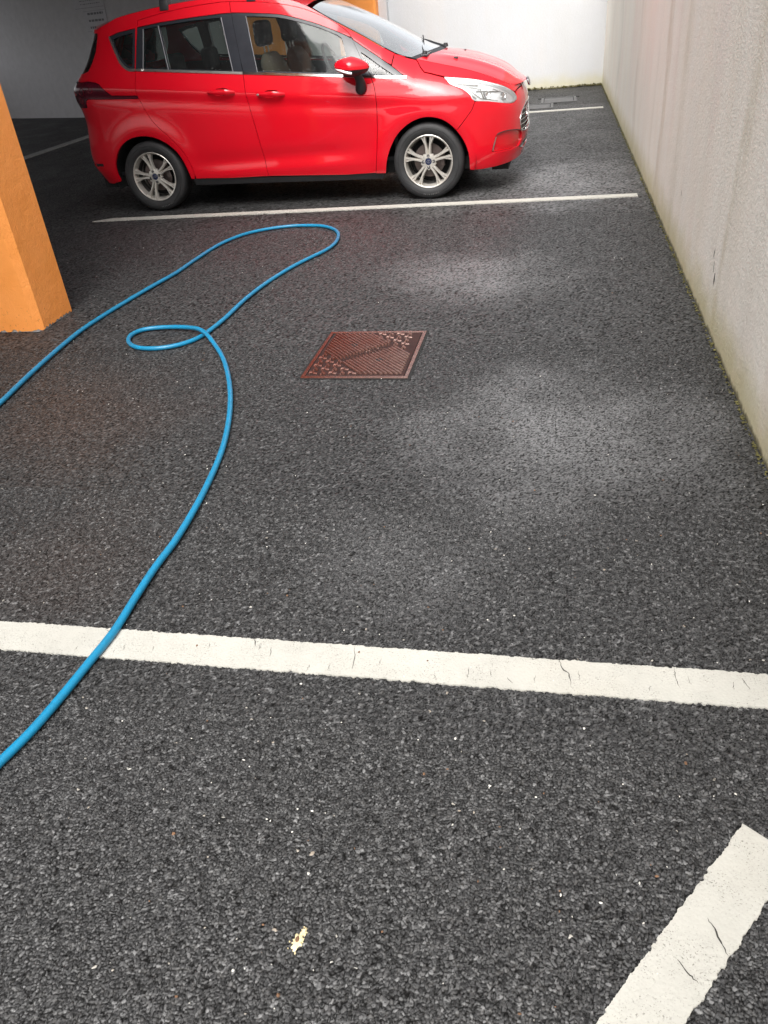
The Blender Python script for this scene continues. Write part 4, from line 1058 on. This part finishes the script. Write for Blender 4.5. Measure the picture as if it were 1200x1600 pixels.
# roof bar feet and bars
for x_ in (-2.175, -1.415):
    for sg in (-1, 1):
        xs_ = np.array([x_]); zE = float(np.interp(-x_, [-q[0] for q in EDGE], [q[1] for q in EDGE])); _, yE = side(xs_, np.array([zE])); yE = float(yE[0])
        m = MB(); v = []
        for (z_, hw, yi, yo) in ((zE - .035, .040, yE - .012, yE + .022), (zE + .01, .040, yE - .06, yE + .012), (zE + .05, .036, yE - .085, yE - .002), (zE + .085, .028, yE - .085, yE - .02)):
            v += [(x_ - hw, sg * yi, z_), (x_ + hw, sg * yi, z_), (x_ + hw, sg * yo, z_), (x_ - hw, sg * yo, z_)]
        m.add(v, [(4 * i + j, 4 * i + (j + 1) % 4, 4 * i + 4 + (j + 1) % 4, 4 * i + 4 + j) for i in range(3) for j in range(4)] + [(0, 1, 2, 3), (12, 13, 14, 15)])
        ft = m.build('roof_bar_foot', 'black', car, True, bevel=.006)
    m = MB(); a = np.linspace(0, 2 * np.pi, 16, endpoint=False)
    v = [(x_ + .034 * math.cos(q), y_, zE + .095 + .014 * math.sin(q)) for y_ in (-.66, -.4, 0, .4, .66) for q in a]
    m.add(v, [(i * 16 + j, i * 16 + (j + 1) % 16, (i + 1) * 16 + (j + 1) % 16, (i + 1) * 16 + j) for i in range(4) for j in range(16)] + [tuple(range(16)), tuple(range(64, 80))])
    m.build('roof_bar', 'satin', car, True)

# --- under the car, wheel wells
m = MB(); m.box((-3.10, -.70, .20), (.55, .70, .30)); m.box((-2.08, -.80, .19), (-.40, .80, .28)); m.box((.50, -.55, .155), (.64, .55, .23)); m.build('underbody', 'underbody', car)
for xc in (0, -2.505):
    for sg in (-1, 1):
        m = MB(); a = np.linspace(-.25, math.pi + .25, 26); R_ = .385
        v = [(xc + R_ * math.cos(q) * (1.03 if True else 1), sg * y_, .29 + R_ * .92 * math.sin(q)) for y_ in (.825, .50) for q in a]
        m.add(v, [(i, i + 1, 26 + i + 1, 26 + i) for i in range(25)] + [tuple(range(26, 52))]); m.build('wheel_well', 'underbody', car)

# --- wheels
def make_wheel(sg):
    w = MB(); prof = [(.196, -.045), (.203, .002), (.212, .012), (.245, .018), (.272, .014), (.288, .002), (.2945, -.018), (.2965, -.05), (.2965, -.145), (.288, -.18), (.25, -.195), (.196, -.18)]
    w.lathe(prof, 72, 'y', closed=True); tyre = w.build('tyre', 'rubber', None, True)
    rt = bpy.data.objects.new('wheel', None); COL.objects.link(rt); rt.parent = car; tyre.parent = rt
    m = MB(); m.lathe([(.2515, .0165), (.2535, .0195), (.2555, .0165)], 72); 
    m.build('sidewall_rib', 'rubber', rt, True)
    # barrel and lip
    m = MB(); m.lathe([(.2035, .004), (.2055, .010), (.202, .0125), (.195, .010), (.1915, .002), (.1895, -.012), (.181, -.035), (.174, -.10), (.174, -.17), (.19, -.18)], 72); m.build('rim', 'alloy', rt, True)
    m = MB(); m.lathe([(.171, -.10), (.173, -.052), (.178, -.038)], 60); m.build('barrel', 'alloy_dark', rt, True)
    m = MB(); m.lathe([(.001, -.075), (.13, -.075), (.13, -.085), (.06, -.086)], 40); m.build('brake_disc', 'disc', rt, True)
    m = MB(); m.lathe([(.001, -.13), (.20, -.13)], 40); m.build('back_plate', 'underbody', rt)
    m = MB(); m.box((-.13, -.10, -.05), (-.085, -.055, .06)); m.build('caliper', 'disc', rt, bevel=.008)
    # hub: rounded pentagon
    m = MB(); a = [math.radians(90 + 72 * k / 6) for k in range(30)]
    def pent(q, r):
        d = ((q - math.pi / 2) % (2 * math.pi / 5)) - math.pi / 5; return r * math.cos(math.pi / 5) / math.cos(abs(d)) * .96 + r * .02
    rings = [(.060, -.030), (.062, -.006), (.057, .001), (.030, .004), (.0285, -.002), (.001, -.002)]
    v = []
    for r, h in rings:
        for q in a:
            rr = pent(q + math.pi / 5, r * 1.16) if r > .05 else r
            v.append((rr * math.cos(q), h, rr * math.sin(q)))
    m.add(v, [(i * 30 + j, i * 30 + (j + 1) % 30, (i + 1) * 30 + (j + 1) % 30, (i + 1) * 30 + j) for i in range(len(rings) - 1) for j in range(30)]); m.build('hub', 'alloy', rt, True)
    # one twin spoke: two arms joined at the hub, each forking again at the rim
    def arm(pts, wd, hs):
        m = MB(); v = []; P = np.array(pts)
        T = np.gradient(P, axis=0); T /= np.linalg.norm(T, axis=1)[:, None]; N = np.stack([-T[:, 1], T[:, 0]], -1)
        for p_, n_, w_, h_ in zip(P, N, wd, hs):
            for (k, dh) in ((1.25, -.030), (1.0, -.007), (.55, .0), (-.55, .0), (-1.0, -.007), (-1.25, -.030)):
                q = p_ + n_ * w_ * k; v.append((q[0], h_ + dh, q[1]))
        n = len(P); m.add(v, [(i * 6 + j, i * 6 + (j + 1) % 6, (i + 1) * 6 + (j + 1) % 6, (i + 1) * 6 + j) for i in range(n - 1) for j in range(6)] + [tuple(range(6)), tuple(range(6 * n - 6, 6 * n))]); return m
    sp = MB()
    for s in (-1, 1):
        for a_ in (arm([(s * .011, .052), (s * .0135, .090), (s * .0195, .130), (s * .0235, .165), (s * .026, .194)], [.0120, .0098, .0085, .0088, .0105], [.001, .002, .003, .003, .004]),
                   arm([(s * .020, .125), (s * .035, .158), (s * .050, .188)], [.0070, .0070, .0095], [.000, .001, .003])):
            sp.add(a_.v, a_.f)
    me = sp.mesh('spoke'); me.materials.append(MAT['alloy']); autosmooth(me, .9)
    for k in range(5):
        o = bpy.data.objects.new('spoke', me); COL.objects.link(o); o.parent = rt; o.rotation_euler = (0, -math.radians(72 * k), 0)
    m = MB(); m.lathe([(.001, .004), (.018, .004), (.0265, .0015), (.0275, -.003)], 28); m.build('centre_cap', 'cap', rt, True)
    m = MB(); q = np.linspace(0, 2 * np.pi, 20); m.tube([(.017 * math.cos(t), .0045, .008 * math.sin(t)) for t in q], 0.0006, 4, False)
    m.tube([(-.008, .005, -.002), (-.003, .005, .003), (.0, .005, -.002), (.004, .005, .002), (.009, .005, 0)], 0.0006, 4); m.build('cap_emblem', 'satin', rt)
    lm = MB(); lm.lathe([(.001, .006), (.0065, .006), (.0075, -.002)], 10); lmm = lm.mesh('lug_nut'); lmm.materials.append(MAT['chrome'])
    hm = MB(); hm.lathe([(.0076, .0015), (.0125, .003), (.0130, .0015)], 16); hmm = hm.mesh('lug_hole'); hmm.materials.append(MAT['underbody'])
    for k in range(4):
        q = math.radians(90 * k)
        for nm, me_ in (('lug_nut', lmm), ('lug_hole', hmm)):
            o = bpy.data.objects.new(nm, me_); COL.objects.link(o); o.parent = rt; o.location = (.043 * math.cos(q), .0012, .043 * math.sin(q))
    # raised maker's lettering band on the sidewall
    m = MB()
    for k in range(9):
        q0 = math.radians(-108 + k * 3.6); 
        m.tube([(.249 * math.cos(q0), .0200, .249 * math.sin(q0)), (.262 * math.cos(q0 + .01), .0195, .262 * math.sin(q0 + .01))], .0013, 4)
        if k % 2: m.tube([(.255 * math.cos(q0), .0200, .255 * math.sin(q0)), (.255 * math.cos(q0 + .035), .0200, .255 * math.sin(q0 + .035))], .0012, 4)
    m.build('sidewall_lettering', 'sidewall_mark', rt)
    return rt
MAT['sidewall_mark'] = plain('sidewall_lettering_grey', (.16, .16, .155), .6)
w0 = make_wheel(-1)
def put(w, x, sg, rot, steer=0):
    w.location = (x, sg * .843, .295); w.rotation_euler = (0, 0, math.radians(180) * (sg < 0) + steer) 
    for c in w.children:
        if c.name.startswith(('spoke',)): pass
    w.rotation_mode = 'XYZ'; w.rotation_euler = Matrix.Rotation((math.pi if sg < 0 else 0) + steer, 3, 'Z').to_euler() if rot == 0 else (Matrix.Rotation((math.pi if sg < 0 else 0) + steer, 3, 'Z') @ Matrix.Rotation(rot, 3, 'Y')).to_euler()
def copy_wheel():
    r = w0.copy(); COL.objects.link(r); r.parent = car
    for c in list(w0.children):
        d = c.copy(); COL.objects.link(d); d.parent = r
    return r
put(w0, 0, -1, 0, math.radians(1)); 
put(copy_wheel(), -2.505, -1, math.radians(14)); put(copy_wheel(), 0, 1, .4); put(copy_wheel(), -2.505, 1, .9)

# --- cabin
def seat(x, y, w_, back_h, mat, lean=.28, name='seat', head=True, z0=.30):
    rt = bpy.data.objects.new(name, None); COL.objects.link(rt); rt.parent = car; rt.location = (x, y, z0)
    m = MB(); m.box((-.02, -w_ / 2, .12), (.46, w_ / 2, .28)); o = m.build('cushion', mat, rt, True, bevel=.05, seg=3)
    m = MB(); v = []
    for (zz, hw, t0, t1) in ((.22, .94, -.10, .10), (.40, 1.0, -.09, .085), (.62, .98, -.075, .06), (back_h - .06, .86, -.055, .04), (back_h, .62, -.03, .015)):
        sx = -lean * (zz - .22)
        v += [(sx + t0, -w_ / 2 * hw, zz), (sx + t1, -w_ / 2 * hw * .85, zz), (sx + t1, w_ / 2 * hw * .85, zz), (sx + t0, w_ / 2 * hw, zz)]
    m.add(v, [(4 * i + j, 4 * i + (j + 1) % 4, 4 * i + 4 + (j + 1) % 4, 4 * i + 4 + j) for i in range(4) for j in range(4)] + [(0, 1, 2, 3), (16, 17, 18, 19)])
    m.build('backrest', mat, rt, True, bevel=.025, seg=3)
    if head:
        sx = -lean * (back_h + .13 - .22)
        m = MB(); m.box((sx - .055, -.13, back_h + .045), (sx + .045, .13, back_h + .235)); m.build('headrest', 'seat_black', rt, True, bevel=.04, seg=3)
        m = MB()
        for s in (-.05, .05): m.tube([(sx + .03 - .02, s, back_h - .03), (sx, s, back_h + .1)], .006, 6)
        m.build('headrest_post', 'satin', rt)
    return rt
seat(-1.22, -.36, .50, .86, 'seat_brown', .30)
seat(-1.22, .36, .50, .86, 'seat_black', .30)
for y_ in (-.40, 0, .40): seat(-2.10, y_, .44, .72, 'seat_black', .30, 'rear_seat', y_ != 0, .26)
m = MB(); P = [(-.95, .62), (-.98, .93), (-.90, .985), (-.55, 1.01), (-.30, 1.01), (-.28, .62)]
m.add([(x, s, z) for s in (-.70, .70) for x, z in P], [tuple(range(6)), tuple(range(6, 12))] + [(i, (i + 1) % 6, 6 + (i + 1) % 6, 6 + i) for i in range(6)]); m.build('dashboard', 'cabin', car, bevel=.03)
m = MB(); a = np.linspace(0, 2 * np.pi, 33)
tl_ = Matrix.Rotation(math.radians(-24), 3, 'Y')
m.tube([tuple(Vector((-1.06, .37, .985)) + tl_ @ Vector((0, .185 * math.cos(q), .185 * math.sin(q)))) for q in a], .015, 8, False)
sw_ = m.build('steering_wheel', 'cabin_grey', car, True)
m = MB(); m.lathe([(.001, 0), (.06, 0), (.07, .03), (.05, .10)], 20, 'y'); h_ = m.build('steering_hub', 'cabin', sw_, True); h_.location = (-1.06, .37, .985); h_.rotation_euler = (0, 0, math.radians(-90))
for q in (0, 180, 270):
    m = MB(); m.tube([(-1.055, .37, .985), tuple(Vector((-1.06, .37, .985)) + tl_ @ Vector((0, .18 * math.cos(math.radians(q)), .18 * math.sin(math.radians(q)))))], .013, 6); m.build('steering_spoke', 'cabin', sw_)
m = MB(); m.box((-.86, -.03, 1.36), (-.83, .20, 1.42)); m.build('rear_view_mirror', 'cabin', car, bevel=.01)
# boot floor and bulkhead keep daylight out of the lower body
m = MB(); m.box((-3.1, -.72, .30), (-.28, .72, .33)); m.box((-.30, -.72, .3), (-.27, .72, .98)); m.box((-3.10, -.74, .33), (-3.08, .74, 1.08)); m.build('cabin_floor', 'cabin', car)
m = MB(); m.box((-3.05, -.70, .98), (-2.45, .70, 1.0)); m.build('parcel_shelf', 'cabin', car)

# ------------------------------------------------------------------ hose, dropping
P = np.array(HOSE); P = np.vstack([[(-2.60, 1.9), (-2.48, 2.35), (-2.50, 2.68)], P])
last = P[-1] - P[-2]; P = np.vstack([P, P[-1] + last * 1.0, P[-1] + last * 2 + [-.05, 0]])
C2 = catmull(P, 8)
# lift the strand that crosses over itself
Z = np.full(len(C2), .0128)
d = np.linalg.norm(np.diff(C2, axis=0), axis=1); S = np.concatenate([[0], np.cumsum(d)])
best = (9, 0, 0)
for i in range(0, len(C2), 2):
    dd = np.hypot(C2[i + 60:, 0] - C2[i, 0], C2[i + 60:, 1] - C2[i, 1])
    if len(dd) and dd.min() < best[0] and S[i] > 2 : best = (dd.min(), i, i + 60 + int(dd.argmin()))
Z += .0255 * np.exp(-((S - S[best[2]]) / .16) ** 2) + .0015 * (1 + np.sin(S * 5.0))
m = MB(); m.tube(np.column_stack([C2, Z]), .0119, 14)
hs = m.build('garden_hose', 'hose', None, True); tag(hs, 'blue rubber hose looping over itself across the wet asphalt', 'hose')
# dropping on the asphalt
dp = empty('bird_dropping', (-.4163, .6828, 0)); tag(dp, 'small cream bird dropping with a dark centre on the near asphalt', 'bird dropping')
def blobm(rs, z, seg=22, sx=1, sy=1, ang=0, jit=.25):
    m = MB(); v = [(0, 0, z)]
    for ring, k in ((.55, 1.0), (1.0, 0.0)):
        for i in range(seg):
            q = 2 * math.pi * i / seg; r = rs * ring * (1 + (random.uniform(-jit, jit) if ring == 1 else 0))
            v.append((r * math.cos(q) * sx, r * math.sin(q) * sy, z * k + .001))
    f = [(0, 1 + i, 1 + (i + 1) % seg) for i in range(seg)] + [(1 + i, 1 + seg + i, 1 + seg + (i + 1) % seg, 1 + (i + 1) % seg) for i in range(seg)]
    return m.add(v, f)
o = blobm(.0115, .0030, 30, sx=.85, sy=1.35, jit=.32).build('splash', 'dropping', dp, True); o.location = (0, 0, .0018)
o = blobm(.0060, .0030, sy=1.3, jit=.4).build('splash', 'dropping', dp, True); o.location = (.007, .019, .0018)
o = blobm(.0046, .0030, sy=1.4, jit=.1).build('dark_centre', 'twig', dp, True); o.location = (-.001, .004, .0036)
for k in range(9):
    o = blobm(random.uniform(.0012, .0026), .003, 10).build('speck', 'dropping', dp, True); o.location = (random.uniform(-.015, .015), random.uniform(-.026, .03), 0)
